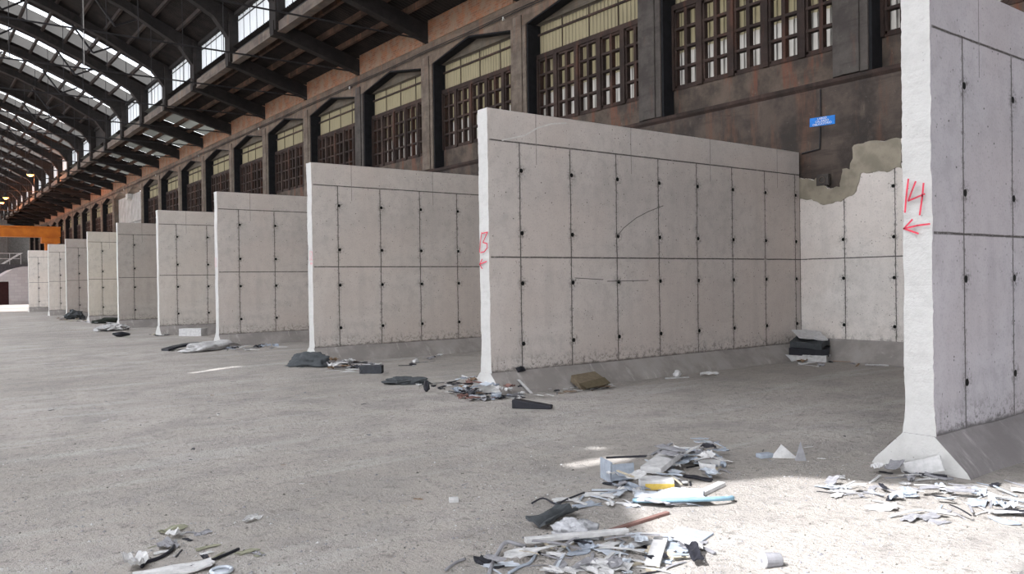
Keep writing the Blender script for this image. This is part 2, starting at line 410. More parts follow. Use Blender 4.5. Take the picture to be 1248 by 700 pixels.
# arc scratch and pale scrape on wall 13
Y13 = WALLY[13]
ribbon('scratch', [[onY(x, y, Y13) for x, y in [(753, 287), (760, 278), (775, 266), (790, 258), (808, 251)]], [onY(x, y, Y13) for x, y in [(701, 339), (735, 341)]], [onY(x, y, Y13) for x, y in [(740, 343), (790, 342)]]], M_CRACK, (0, -1, 0), WALLS[13], .012, .003)
ribbon('pale_scrape', [[onY(x, y, Y13) for x, y in [(612, 171), (640, 165), (655, 156), (672, 151), (690, 150)]]], paint('pale mortar smear', (.62, .6, .57)), (0, -1, 0), WALLS[13], .02, .003)
def jag(poly, amp, step, fix=()):
    out = []
    for i, a in enumerate(poly):
        c = poly[(i+1) % len(poly)]; out.append(a)
        if i in fix: continue
        L = math.hypot(c[0]-a[0], c[1]-a[1]); n = int(L/step)
        for k in range(1, n):
            t = k/n; x, y = a[0]+(c[0]-a[0])*t, a[1]+(c[1]-a[1])*t
            out.append((x+noise.noise(Vector((x*6, y*6, 1)))*amp, y+noise.noise(Vector((x*6, y*6, 7)))*amp))
    return out
# rear push wall, cut by a broken patch in the near bay
def px(pts, X): return [(onX(x, y, X).y, onX(x, y, X).z) for x, y in pts]
edge = px([(979.5, 216), (995, 217), (1012, 230), (1024, 228), (1027, 206), (1036, 207), (1041, 177), (1060, 172), (1098, 169)], XB)
b = B(); yA = Y13-.01; yB = -10.
poly = [(yA, 0), (edge[0][0], edge[0][1])]+edge[1:]+[(4.5, 4.10), (yB, 4.08), (yB, 0)]
poly[1] = (yA, edge[0][1])
b.prism(jag(poly, .05, .06, (0, len(poly)-1, len(poly)-2, len(poly)-3)), 0, XB, XA+.02)
b.prism([(Y13+THK, 0), (Y13+THK, 4.05), (66, 4.05), (66, 0)], 0, XB, XA+.02)
bw = b.build('wall_back_lining', M_BACK)
bw.name = 'rear_push_wall'; tag(bw, 'low pale concrete rear wall with broken upper edge below the sooty wall', 'wall')
# tan mortar smear on top of the lining
mt = px([(979.8, 216), (995, 217), (1012, 230), (1024, 228), (1027, 206), (1036, 207), (1041, 177), (1060, 172), (1098, 169), (1099, 205), (1075, 209), (1050, 211), (1044, 233), (1025, 246), (1004, 250), (990, 243), (979.8, 242)], XB)
b = B(); mt[0] = (yA, mt[0][1]); mt[-1] = (yA, mt[-1][1]); b.prism(jag(mt, .06, .05, (len(mt)-1,)), 0, XB-.015, XB+.005)
sm = b.build('mortar_patch', M_MORTAR, bw); sm['label'] = 'tan smeared mortar'
b = B(); b.prism([(XB-.3, 0), (XB-.3, .03), (XB, .42), (XB, 0)], 1, Y13-.28, -8)
fb = b.build('footing', M_FOOT, bw)
# ------------------------------------------------------------------ old right wall
b = B(); b.box((XA, YN, -.05), (XA+.8, YF, 5.30))
b.box((XR+.28, YN, 5.30), (XR+.30, YF, 5.42))
b2 = b.build('wall_right', [M_OLD]); tag(b2, 'sooty dark old wall below the row of tall windows', 'wall', kind='structure')
b = B(); b.prism([(XA-.05, 5.36), (XA-.05, 5.43), (XA+.6, 5.46), (XA+.6, 5.30), (XA, 5.30)], 1, YN, YF)
tag(b.build('trim_1', old_mat('ledge edge', (.05, .032, .027), (.025, .02, .018), (.08, .05, .04))), 'thin dark ledge under the window spandrels', 'ledge', kind='structure')
# header over the windows with shallow gables
PW = .72
b = B()
for k in range(K0, K1+1):
    Y = FR(k); ya = Y+PW/2; yb = FR(k+1)-PW/2
    if k < K1:
        b.prism([(Y-PW/2, 9.0), (ya, 9.0), (ya+.05, 9.02), ((ya+yb)/2, 9.40), (yb-.05, 9.02), (yb, 9.0), (yb, 9.75), (Y-PW/2, 9.75)], 0, XA, XA+.75)
    else: b.box((XA, Y-PW/2, 9.0), (XA+.75, YF, 9.75))
hd = b.build('wall_right_header', M_HEAD); hd.name = 'wall_upper_right'; tag(hd, 'weathered concrete band with shallow gabled window heads under the eaves', 'wall', kind='structure')
# brick infill between roof beams
proto = None
bb = B(); bb.box((-.02, .19, 9.75), (.45, 4.95, 10.50)); 
for k in range(K0, K1):
    if proto is None: proto = bb.build('brick_infill', M_BRICK, None, (XA, FR(k), 0)); o = proto
    else: o = proto.copy(); C.objects.link(o); o.location.y = FR(k)
    tag(o, 'orange brick infill between two roof beams above the right-hand windows', 'brickwork', 'brick infills above the windows')
# piers
bp = B(); bp.prism([(-PW/2, 5.46), (PW/2, 5.46), (PW/2, 9.0), (-PW/2, 9.0)], 0, 0, .75); 
bp.box((-.035, -.20, 5.46), (0, .20, 9.3))
me_p = None; GONE = 12
for k in range(K0, K1+1):
    mt_ = M_PIERD if k in (1, 4, 0) else M_PIER
    if k == GONE: continue
    if me_p is None: o = bp.build('wall_pier', M_PIER, None, (XA, FR(k), 0), bev=.012); me_p = o
    else:
        o = me_p.copy(); C.objects.link(o); o.location.y = FR(k)
    if k in (1, 4, 0):
        o.data = o.data.copy(); o.data.materials[0] = M_PIERD
    lab = {0: 'darkest concrete pier, just left of the partition marked 14', 1: 'dark weathered concrete pier above the partition marked 13',
           2: 'light weathered concrete pier between the two largest windows', 3: 'light concrete pier above the gap between the second and third partitions', 4: 'blackened concrete pier between lighter ones, above the third partition'}.get(k, 'grey weathered concrete pier between two tall windows')
    tag(o, lab, 'pier', 'concrete piers between the windows')
b = B(); b.box((XA, FR(GONE)-PW/2, 8.6), (XA+.75, FR(GONE)+PW/2, 9.0)); 
tag(b.build('pier_stub', M_CONC2), 'pale stump of a removed pier above the white sheeted opening', 'pier')

# ------------------------------------------------------------------ windows (one built, the rest copied)
def corr(b, y0, y1, z0, z1, x, period=.14, amp=.022, mi=0, seg=6, rag=0.):
    n = int((y1-y0)/period*seg); vs = []; fs = []
    for i in range(n+1):
        y = y0+(y1-y0)*i/n; xx = x+amp*math.sin(2*PI*(y-y0)/period); dz = rag*math.sin(2*PI*(y-y0)/period)
        vs += [(xx, y, z0-dz), (xx, y, z1+dz)]
    for i in range(n): fs.append((2*i, 2*i+2, 2*i+3, 2*i+1))
    b.add(vs, fs, mi)
OW = 5.14-PW; Y0w = PW/2       # opening from Y0w to Y0w+OW, measured from the nearer pier's centre
win = empty('window', (0, 0, 0)); xr = XR-XA
# spandrel
b = B(); b.box((xr-.05, Y0w, 5.44), (xr+.2, Y0w+OW, 6.10)); b.build('spandrel', M_SPAN, win)
b = B(); b.box((.04, Y0w+OW-.06, 5.46), (xr+.1, Y0w+OW, 9.0)); b.box((.04, Y0w, 5.46), (xr+.1, Y0w+.02, 9.0)); b.build('jamb_shade', M_SHADE, win)  # dark lining paints in the shade on the jambs
# frame: head rail, mullions
zb, zc = 6.10, 8.00; nC = 5; cp = OW/nC
b = B(); b.box((xr-.10, Y0w, zc), (xr+.08, Y0w+OW, 8.13))
b.box((xr-.07, Y0w, zb), (xr+.08, Y0w+OW, zb+.05))
for i in range(nC+1):
    yc = min(max(Y0w+i*cp, Y0w+.05), Y0w+OW-.05); b.box((xr-.11, yc-.075, zb), (xr+.08, yc+.075, zc))
b.build('frame', M_WOOD, win)
for i in range(nC):
    b = B(); ya, yb = Y0w+i*cp+.075, Y0w+(i+1)*cp-.075
    if i == 0: ya += .04
    if i == nC-1: yb -= .04
    x0, x1 = xr-.07, xr+.05
    b.box((x0, ya, zb+.05), (x1, ya+.055, zc)); b.box((x0, yb-.055, zb+.05), (x1, yb, zc))
    b.box((x0, ya, zc-.06), (x1, yb, zc)); b.box((x0, ya, zb+.05), (x1, yb, zb+.10))
    b.box((x0-.01, (ya+yb)/2-.045, zb+.05), (x1, (ya+yb)/2+.045, zc))
    for j in range(1, 4):
        z = zb+.05+(zc-zb-.05)*j/4; b.box((x0-.015, ya, z-.03), (x1, yb, z+.03))
    b.build('casement', M_WOOD, win)
b = B(); corr(b, Y0w, Y0w+OW, zb, 7.05, xr+.20); b.build('lower_sheeting', M_WHT, win, smooth=True, fix=False)
b = B(); corr(b, Y0w, Y0w+OW, 7.05, zc+.1, xr+.22); b.build('upper_sheeting', M_YEL, win, smooth=True, fix=False)
b = B(); corr(b, Y0w, Y0w+OW, 8.16, 8.72, xr+.03, amp=.02, rag=.012); corr(b, Y0w, Y0w+OW, 8.74, 8.99, xr+.05, amp=.02, rag=.02); b.build('transom_sheeting', M_YEL, win, smooth=True, fix=False)
b = B(); b.box((xr-.04, Y0w, 8.69), (xr+.0, Y0w+OW, 8.75)); b.box((xr-.03, Y0w, 8.13), (xr+.0, Y0w+OW, 8.165))
for i in range(1, 4): b.box((xr-.02, Y0w+OW*i/4-.012, 8.13), (xr+.0, Y0w+OW*i/4+.012, 9.0))
b.build('transom_bar', M_WOOD, win)
b = B(); b.prism([(Y0w, 9.0), (Y0w+OW, 9.0), (Y0w+OW-.05, 9.02), (Y0w+OW/2, 9.40), (Y0w+.05, 9.02)], 0, xr-.12, xr+.1); b.build('tympanum', old_mat('dingy tympanum', (.11, .092, .072), (.075, .062, .05), (.13, .09, .06)), win)
b = B(); ym = Y0w+OW/2; b.prism([(Y0w+.05, 9.02), (ym, 9.40), (Y0w+OW-.05, 9.02), (Y0w+OW-.05, 8.985), (ym, 9.345), (Y0w+.05, 8.985)], 0, .015, xr-.12); b.build('gable_shade', M_SHADE, win)  # thin dark strip paints the shadow outline under the gable edge
cm = children_map()
WL = {0: 'wide corrugated-backed timber window nearest the partition marked 14, above the blue sign', 1: 'tall timber window with yellowed sheets above the partition marked 13', 2: 'tall timber window just left of the partition marked 13, half hidden by it'}
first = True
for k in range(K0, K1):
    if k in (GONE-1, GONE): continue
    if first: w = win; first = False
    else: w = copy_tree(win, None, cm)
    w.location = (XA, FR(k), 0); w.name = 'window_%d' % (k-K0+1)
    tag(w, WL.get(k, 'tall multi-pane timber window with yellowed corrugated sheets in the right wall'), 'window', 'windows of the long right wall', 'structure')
# white sheeted double opening
for q, k in enumerate((GONE-1, GONE)):
    b = B(); y0 = FR(k)+(PW/2 if q == 0 else .03); y1 = FR(k+1)-(PW/2 if q == 1 else .03)
    for i in range(2):
        b.box((XR-.1, y0+(y1-y0)*i/2+.01, 6.9), (XR, y0+(y1-y0)*(i+1)/2-.01, 8.95))
    b.box((XR-.05, y0, 5.46), (XR+.05, y1, 6.75)); b.box((XR-.15, y0, 6.75), (XR, y1, 6.9))
    tag(b.build('sheet_panel', M_WSHEET, None, (0, 0, 0)), ('right' if q == 0 else 'left')+' half of the pale sheeting closing the double opening where a pier is missing', 'panel', 'pale sheets in the double opening')
# sign on the old wall
sg = empty('wall_sign', (XA-.012, 8.93, 4.655)); tag(sg, 'small tilted blue sign with white lettering on the sooty wall above the rear corner', 'sign')
b = B(); b.box((-.006, -.27, -.085), (.006, .27, .085)); b.build('plate', M_BLUE, sg, rot=(math.radians(2), 0, 0))
def text(body, size, parent, loc, mat, rot):
    cu = bpy.data.curves.new('lettering', 'FONT'); cu.body = body; cu.size = size; cu.extrude = .0015; cu.align_x = 'CENTER'; cu.resolution_u = 2
    o = bpy.data.objects.new('tmp', cu); C.objects.link(o); bpy.context.view_layer.update()
    me = bpy.data.meshes.new_from_object(o.evaluated_get(bpy.context.evaluated_depsgraph_get())); bpy.data.objects.remove(o)
    me.materials.clear(); me.materials.append(mat)
    q = bpy.data.objects.new('lettering', me); C.objects.link(q); q.parent = parent; q.location = loc; q.rotation_euler = rot; return q
for tx, zz, s_ in (('LARGO', .035, .062), ('CALZADO', -.018, .062), ('OBLIGATORIO', -.07, .062)):
    text(tx, s_, sg, (-.009, 0, zz), M_WHITE, (PI/2, 0, -PI/2))
# conduit behind the sign and junction box
b = B(); b.tube([(XA-.02, 8.96, 5.28), (XA-.02, 8.96, 4.76)], .014); b.tube([(XA-.02, 8.97, 4.55), (XA-.02, 8.985, 4.12), (XA-.02, 9.38, 4.08)], .018)
tag(b.build('conduit', M_STEEL), 'thin dark conduit running down the sooty wall behind the blue sign', 'conduit')
q0 = onX(1003, 220, XB)
b = B(); b.box((XB-.03, q0.y-.13, q0.z-.10), (XB+.05, q0.y+.13, q0.z+.12)); jb = b.build('junction_box', M_PIERD, bev=.01); tag(jb, 'small grimy square junction box set in the tan mortar patch', 'box')
b = B(); b.tube([(XB-.035, q0.y+.06*math.cos(t*PI/8), q0.z+.01+.06*math.sin(t*PI/8)) for t in range(17)], .008, 6); b.build('ring', M_PIER, jb)
# cables along the header
for z, lb in ((9.50, 'upper'), (9.43, 'lower')):
    b = B(); pts = []
    for k in range(K0, K1+1):
        pts.append((XA-.06, FR(k), z)); 
        if k < K1: pts.append((XA-.06, FR(k)+2.57, z-.03))
    b.tube(pts, .013, 6); tag(b.build('eaves_cable', M_STEEL), lb+' of the two black cables strung along the wall above the windows', 'cable', 'cables above the windows')
proto = None
for k in (2, 4, 6, 8, 10, 12):
    if proto is None:
        b = B(); b.tube([(0, 0, 0), (0, 0, .03), (0, 0, .04), (0, 0, .09), (0, 0, .11)], [.03, .03, .02, .035, .015], 10); b.box((.0, -.01, .03), (.09, .01, .05))
        o = proto = b.build('insulator', simple('white porcelain', (.7, .68, .64), bump=0), None, (XA-.075, FR(k)+.6, 9.34), smooth=True)
    else: o = proto.copy(); C.objects.link(o); o.location.y = FR(k)+.6
    tag(o, 'small white cable insulator on the wall above the windows', 'insulator', 'insulators on the eaves cables')

# ------------------------------------------------------------------ roof frames
def mirror(b): b.v = [(-x, y, z) for x, y, z in b.v]; b.f = [f[::-1] for f in b.f]; return b
fr = empty('roof_frame')
for sd in (1, -1):
    def bl(b, name, mt, **k):
        if sd == -1: mirror(b)
        return b.build(name, mt, fr, **k)
    b = B(); b.prism([(XA+.1, 9.80), (XA+.1, 10.32), (XC-.1, 11.27), (XC-.35, 11.27), (XC-.35, 10.74), (XC, 10.72)], 1, -.17, .17); bl(b, 'aisle_beam', M_RIB)
    b = B(); b.prism([(XC-.32, 10.9), (XC+.15, 10.9), (XC+.15, 12.95), (XC-.32, 12.95)], 1, -.30, .30); bl(b, 'clerestory_column', M_RIB)
    rp = [(XC+.25, 12.9)]+[(x, z-.17) for x, z in ROOF[1:]]
    lo = [(x, z-.17-(.40 if x < 10 else .62)) for x, z in ROOF[1:]][::-1]
    b = B(); b.prism(rp+lo+[(XC-.3, 11.9), (XC+.15, 11.9)], 1, -.18, .18); bl(b, 'nave_rib', M_RIB)
    # raking struts under the rib
    for xx in (8.6, 4.8):
        b = B(); b.tube([(xx, 0, zr(xx)-.7), (xx-.9, 0, zr(xx-.9)-1.55)], .05, 6); b.tube([(xx-1.8, 0, zr(xx-1.8)-.7), (xx-.9, 0, zr(xx-.9)-1.55)], .05, 6); bl(b, 'strut', M_STEEL)
    for xx in (9.2, 6.4, 3.2):
        b = B(); b.tube([(xx, 0, 9.9), (xx, 0, zr(xx)-.6)], .013, 6); bl(b, 'hanger_rod', M_STEEL)
b = B(); b.tube([(-XA, 0, 9.9), (0, 0, 9.86), (XA, 0, 9.9)], .03, 8); b.build('tie_rod', M_STEEL, fr)
cm = children_map()
for k in range(K0, K1+1):
    o = fr if k == K0 else copy_tree(fr, None, cm)
    o.location = (0, FR(k), 0); tag(o, 'dark arched roof frame with tie rod spanning the hall', 'roof frame', 'roof frames along the hall')
# the pale hanging pipe at the left
b = B(); p0 = onY(103, 62, FR(5)); b.tube([(p0.x, FR(5)+.1, 10.0), (p0.x, FR(5)+.1, zr(p0.x)-.5)], .02, 8)
tag(b.build('hanging_pipe', simple('pale galvanised pipe', (.32, .31, .3), bump=0)), 'thin pale vertical pipe hanging under the roof at upper left', 'pipe')
# purlins
for i, xx in enumerate((10.35, 9.3, 8.25, 7.2, 6.15, 5.1, 4.05, 3.0, 1.9, .8)):
    b = B(); z = zr(xx); sl = .42; b.box((xx-.055, YN, z-.19), (xx+.055, YF, z-.01))
    tag(b.build('nave_purlin', old_mat('nave purlin', (.045, .034, .030), (.028, .022, .021), (.07, .04, .03))), 'brown roof purlin under the nave roof, number %s up from the clerestory' % ('one two three four five six seven eight nine ten'.split()[i]), 'purlin', 'purlins of the nave roof')
for i, xx in enumerate((11.95, 12.8, 13.6)):
    b = B(); z = za_(xx); b.box((xx-.06, YN, z-.20), (xx+.06, YF, z-.01))
    tag(b.build('aisle_purlin', M_PURL), ('lit brown timber purlin under the aisle roof nearest the clerestory', 'middle lit brown timber purlin under the aisle roof', 'brown timber purlin under the aisle roof nearest the window wall')[i], 'purlin', 'purlins of the aisle roof')
# clerestory sill and head beams
b = B(); b.box((XC-.2, YN, 10.86), (XC+.12, YF, 11.22)); tag(b.build('clerestory_sill_beam', old_mat('sill concrete', (.17, .14, .12), (.11, .09, .08), (.2, .12, .08))), 'long tan concrete beam under the bright clerestory panes', 'beam')
b = B(); b.box((XC-.12, YN, 12.80), (XC+.12, YF, 12.95)); tag(b.build('clerestory_head_beam', M_RIB), 'dark beam along the top of the bright clerestory panes', 'beam')
# clerestory glazing, one per bay
cw = empty('clerestory_window')
b = B(); corr(b, .3, 4.84, 11.42, 12.82, 0, .30, .02, seg=4); b.build('milky_pane', M_CLER, cw, fix=False)
b = B(); b.box((-.004, .3, 11.2), (.004, 4.84, 11.42)); b.build('bottom_pane', M_CLER2, cw)
b = B(); b.box((-.05, .3, 11.40), (-.02, 4.84, 11.44)); b.box((-.05, .3, 12.58), (-.02, 4.84, 12.62))
for i in range(1, 6): b.box((-.03, .3+4.54*i/6-.008, 11.22), (-.015, .3+4.54*i/6+.008, 12.8))
b.build('glazing_bar', M_STEEL, cw)
cm = children_map()
for k in range(K0, K1):
    if k == 10: continue
    o = cw if k == K0 else copy_tree(cw, None, cm)
    o.location = (XC+.05, FR(k), 0); tag(o, 'bright milky clerestory window between two dark roof columns', 'window', 'clerestory windows under the nave roof')

b = B(); b.box((XC, FR(10)+.3, 11.22), (XC+.08, FR(11)-.3, 12.82)); tag(b.build('blind_panel', M_RIB), 'dark blind panel interrupting the row of bright clerestory windows', 'panel')
# roof sheeting: right slope with skylight slots, aisle roofs
def slope_quad(b, xa, xb, y0, y1, zf, wave=.09, amp=.018, mi=0, th=0, lap=0.):
    """corrugated sheet spanning xa..xb, ribs running down the slope"""
    y1 += lap; n = max(2, int((y1-y0)/wave)); n += n % 2; vs = []; fs = []
    for i in range(n+1):
        y = y0+(y1-y0)*i/n; d = amp if i % 2 else -amp
        vs += [(xa, y, zf(xa)+d), (xb, y, zf(xb)+d)]
    for i in range(n): fs.append((2*i, 2*i+1, 2*i+3, 2*i+2))
    b.add(vs, fs, mi)
def slot(k): return k >= 7 and k != 10
PTS = [x for x, _ in ROOF]
b = B()
for k in range(K0, K1):
    y0, y1 = FR(k), FR(k+1)
    if slot(k): spans = [(y0, y0+2.25), (y0+4.75, y1)]
    else: spans = [(y0, y1)]
    for a, c in spans:
        for xa, xb in zip(PTS, PTS[1:]): slope_quad(b, xa, xb, a, c, zr)
b.box((XC+.1, YN, 12.86), (XC+.3, YF, 13.0))
b.box((-.6, YN, 16.85), (.6, YF, 17.0))
ce = b.build('ceiling', M_SHEET, fix=False); tag(ce, 'sooty corrugated roof sheets over the nave', 'roof', kind='structure')
# skylight slots
sk = empty('roof_skylight'); 
b = B(); 
for xa, xb in zip(PTS, PTS[1:]): slope_quad(b, xa, xb, 2.25, 2.85, zr, .09, .004)
cs = b.build('clear_sheet', M_STRIP, sk, fix=False); GME = cs.data.copy(); GME.materials[0] = M_GREY
b = B()
for xa, xb in zip(PTS, PTS[1:]): slope_quad(b, xa, xb, 2.85, 4.75, lambda x: zr(x)-.02, .09, .012)
b.build('grimy_sheet', M_GREY, sk, fix=False)
cm = children_map(); fs_ = True
for k in range(7, K1):
    if k == 10: continue
    if fs_: o = sk; fs_ = False
    else: o = copy_tree(sk, None, cm)
    o.location = (0, FR(k), 0)
    if k >= 11 and k % 4 != 3:
        for c_ in C.objects:
            if c_.parent == o and c_.name.startswith('clear'): c_.data = GME
    tag(o, 'slot of clear and grimy roof sheets running up the nave slope', 'skylight', 'skylight slots in the nave roof')
# aisle roof sheets
b = B()
for k in range(K0, K1):
    y0, y1 = FR(k), FR(k+1)
    if k >= 7:
        for (xa, xb) in ((14.6, 13.60), (13.60, 12.80), (12.80, 11.95), (11.95, 11.1)):
            slope_quad(b, xa, xb, y0, y0+2.3, za_); slope_quad(b, xa, xb, y0+4.9, y1, za_)
    else:
        slope_quad(b, 14.6, 11.1, y0, y1, za_, .09, .02)
ar = b.build('ceiling_aisle', M_SHEET, fix=False); tag(ar, 'dark corrugated roof sheets over the aisle beside the windows', 'roof', kind='structure')
ag = empty('aisle_skylight')
for (xa, xb) in ((14.6, 13.60), (13.60, 12.80), (12.80, 11.95), (11.95, 11.1)):
    b = B(); slope_quad(b, xa, xb, 2.3, 4.9, lambda x: za_(x)+.005, .09, .01); b.build('grimy_sheet', M_GREY2, ag, fix=False)
cm = children_map(); fs_ = True
for k in range(7, K1):
    if fs_: o = ag; fs_ = False
    else: o = copy_tree(ag, None, cm)
    o.location = (0, FR(k), 0)
    tag(o, 'grey grimy roof panels let into the dark aisle roof', 'skylight', 'grimy panels in the aisle roof')

# ------------------------------------------------------------------ left half of the hall (outside the frame): slope with missing sheets that let the sun in
SUN = Vector((-.60, .11, .78)).normalized()          # direction towards the sun
def to_roof(g):                                      # ground point -> where its sun ray passes the left slope
    t = 12.
    for _ in range(40):
        p = g+SUN*t; t += (zr(p.x)-p.z)*.6
    return g+SUN*t
patch = [Vector(p+(0,)) for p in ((4.1, 4.1), (4.9, 4.25), (5.75, 3.85), (6.2, 3.0), (6.9, 2.6), (7.2, .6), (2.9, .6), (2.95, 2.9), (3.6, 3.3))]
slits = []
def slit(a, c, w): 
    d = (c-a).normalized(); n = Vector((-d.y, d.x, 0))*w/2; slits.append([a-n, c-n, c+n, a+n])
slit(G(694, 568.5), G(758, 557.5), .20); slit(G(714, 546), G(737, 547.5), .10)
slit(G(232, 455), G(272, 449.5), .12); slit(G(256, 451), G(293, 446.5), .12)
holes = [[to_roof(p) for p in h] for h in [patch]+slits]
big = [to_roof(Vector(p)) for p in ((3.2, 65, 0), (10.2, 65, 0), (10.2, 91, 0), (3.2, 91, 0))]  # opening added in the unseen slope so sun reaches the far floor
def inside(px_, py_, poly):
    r = False; n = len(poly)
    for i in range(n):
        a, c = poly[i], poly[(i+1) % n]
        if (a.y > py_) != (c.y > py_) and px_ < (c.x-a.x)*(py_-a.y)/(c.y-a.y)+a.x: r = not r
    return r
bm = bmesh.new()
xs = sorted(set([-x for x in PTS]+[-11.5+.5*i for i in range(23)]))
bo = B(); bt = B()
hx0, hx1 = min(p.x for h in holes for p in h)-.3, max(p.x for h in holes for p in h)+.3
hy0, hy1 = min(p.y for h in holes for p in h)-.3, max(p.y for h in holes for p in h)+.3
def lslope(b, x0, x1, y0, y1):
    q = [(x0, y0), (x1, y0), (x1, y1), (x0, y1)]; b.add([(x, y, zr(x)) for x, y in q], [(0, 1, 2, 3)])
st = .12
segs = []
yy = YN
def cell(x0, x1, y0, y1):
    tgt = bt if -10.4 < (x0+x1)/2 < -1.6 else bo
    return tgt
X_ = sorted(set([round(-11.55+.55*i, 3) for i in range(22)]+[-10.4, -1.6, 0.]))
for x0, x1 in zip(X_, X_[1:]):
    if x1-x0 < 1e-3: continue
    cols = []
    y0 = YN
    # coarse strips away from holes, fine ones near them
    for hlo, hhi in [(YN, YF)]:
        y = YN
        while y < YF-1e-6:
            near = [h for h in holes if x1 > min(p.x for p in h)-.1 and x0 < max(p.x for p in h)+.1 and y+1. > min(p.y for p in h)-.1 and y < max(p.y for p in h)+.1]
            y2 = min(y+1., YF)
            if inside((x0+x1)/2, (y+y2)/2, big): pass
            elif not near: lslope(cell(x0, x1, y, y2), x0, x1, y, y2)
            else:
                nxs = 14; nys = 24
                for i in range(nxs):
                    for j in range(nys):
                        a0, a1 = x0+(x1-x0)*i/nxs, x0+(x1-x0)*(i+1)/nxs; c0, c1 = y+(y2-y)*j/nys, y+(y2-y)*(j+1)/nys
                        if any(inside((a0+a1)/2, (c0+c1)/2, h) for h in near): continue
                        lslope(cell(x0, x1, y, y2), a0, a1, c0, c1)
            y = y2
tag(bo.build('ceiling_left', M_SHEET, fix=False), 'sooty roof sheets on the left slope of the nave, outside the picture', 'roof', kind='structure')
tag(bt.build('ceiling_left_fill_light', M_FILL, fix=False), 'added band of translucent fill-light sheets on the left nave slope, outside the picture', 'roof', kind='structure')
# left aisle roof, wall with bays left open for side light, end walls
b = B(); b.add([(-14.6, YN, 10.6), (-XC, YN, 11.4), (-XC, YF, 11.4), (-14.6, YF, 10.6)], [(0, 1, 2, 3)]); tag(b.build('ceiling_left_aisle', M_SHEET, fix=False), 'roof sheets over the left aisle, outside the picture', 'roof', kind='structure')
b = B(); b.box((-XC-.1, YN, 10.9), (-XC+.1, YF, 13.0)); tag(b.build('wall_left_clerestory', M_CLER), 'left clerestory band, outside the picture', 'wall', kind='structure')
b = B(); b.box((-XA-.5, YN, 8.0), (-XA, YF, 10.6))
for k in range(K0, K1+1): b.box((-XA-.5, FR(k)-.5, -.05), (-XA, FR(k)+.5, 8.0))
tag(b.build('wall_left', M_OLD), 'open left side wall of the hall with piers, outside the picture', 'wall', kind='structure')
# near gable: upper part only, open below, lower edge set by how much light enters
gp = [(-14.6, 6.0), (14.6+.5, 6.0), (14.6+.5, 10.3), (XC, 11.4), (XC, 12.9)]+[(x, z) for x, z in ROOF[1:]]+[(-x, z) for x, z in ROOF[::-1][1:]]+[(-XC, 11.4), (-14.6, 10.6)]
b = B(); b.prism(gp, 1, YN-.3, YN); tag(b.build('wall_near_gable', M_OLD), 'gable over the open entrance end behind the viewer', 'wall', kind='structure')
# far gable: full height, open strip low down at the left
b = B(); gp2 = [(-15, 0), (15.2, 0)]+gp[1:]; gp2[2] = (15.2, 6.0); b.prism(gp2, 1, YF, YF+.3); tag(b.build('wall_far', simple('dim far gable', (.10, .095, .09))), 'dim gable wall closing the far end of the hall', 'wall', kind='structure')

# ------------------------------------------------------------------ far end
cr = empty('gantry_crane', (0, 75, 0)); tag(cr, 'orange gantry crane beam spanning the far end of the hall', 'crane')
b = B(); b.box((-13, -.35, 5.74), (10.35, .35, 6.46)); b.box((-13, -.5, 6.46), (10.35, .5, 6.54)); b.box((-13, -.5, 5.68), (10.2, .5, 5.74)); b.build('bridge_beam', M_ORANGE, cr)
b = B(); b.box((9.0, -.4, 5.2), (10.3, .4, 5.68)); b.build('end_carriage', M_ORANGE, cr)
for xx in (9.7, -12.4):
    b = B(); b.prism([(xx-.25, 0), (xx+.25, 0), (xx+.45, 5.25), (xx-.45, 5.25)], 1, -.3, .3); b.build('leg', M_ORANGE, cr)
b = B(); b.prism([(1.5, 5.2), (2.6, 5.2), (2.8, 5.7), (1.3, 5.7)], 1, -.3, .3); b.tube([(2.05, 0, 5.2), (2.05, 0, 4.2)], .03); b.build('hoist', M_STEEL, cr)
def block_mat():
    M = Mat('white painted blockwork', .9, .1); br = M.nt.nodes.new('ShaderNodeTexBrick'); mp = M.nt.nodes.new('ShaderNodeMapping'); mp.inputs['Rotation'].default_value = (-PI/2, 0, 0)
    M.nt.links.new(M.co, mp.inputs[0]); M.nt.links.new(mp.outputs[0], br.inputs['Vector']); br.inputs['Scale'].default_value = 1
    br.inputs['Brick Width'].default_value = .6; br.inputs['Row Height'].default_value = .3; br.inputs['Mortar Size'].default_value = .02
    br.inputs['Color1'].default_value = (.44, .425, .43, 1); br.inputs['Color2'].default_value = (.38, .365, .37, 1); br.inputs['Mortar'].default_value = (.36, .34, .36, 1)
    n = M.noise(1.2, 5, .7); M.base(M.mix(n.ramp(.5, .7)*.6, br.outputs[0], (.38, .36, .38))); return M.m
M_BLOCK = block_mat()
fb_ = empty('block_building', (0, 92, 0)); tag(fb_, 'low white blockwork building with dark doorway at the far left end', 'building')
b = B()
top = [(-13, 2.2), (7.0, 2.4), (7.9, 3.0), (8.6, 3.45), (9.4, 3.7), (10.2, 3.75), (11.5, 3.7)]
b.prism([(11.5, 0), (8.25, 0), (8.25, 2.25), (6.2, 2.25), (6.2, 0), (-13, 0)]+top, 1, 0, 6); b.build('wall', M_BLOCK, fb_)
b = B(); b.box((6.1, .3, 0), (8.3, .4, 2.3)); b.build('doorway', simple('dark brown door', (.035, .012, .012)), fb_)
pf = empty('platform', (0, 99, 0)); tag(pf, 'raised platform with white handrail beyond the blockwork building', 'platform')
b = B(); b.box((-13, 0, 0), (13, 8, 4.1)); b.build('deck', simple('dark platform', (.10, .095, .10)), pf)
mw = simple('white painted rail', (.6, .6, .6), bump=0)
b = B()
for z in (5.25, 4.7): b.tube([(-12, .1, z), (9.9, .1, z)], .035, 6)
for i in range(18): b.tube([(-7+i, .1, 4.1), (-7+i, .1, 5.25)], .03, 6)
b.build('handrail', mw, pf)
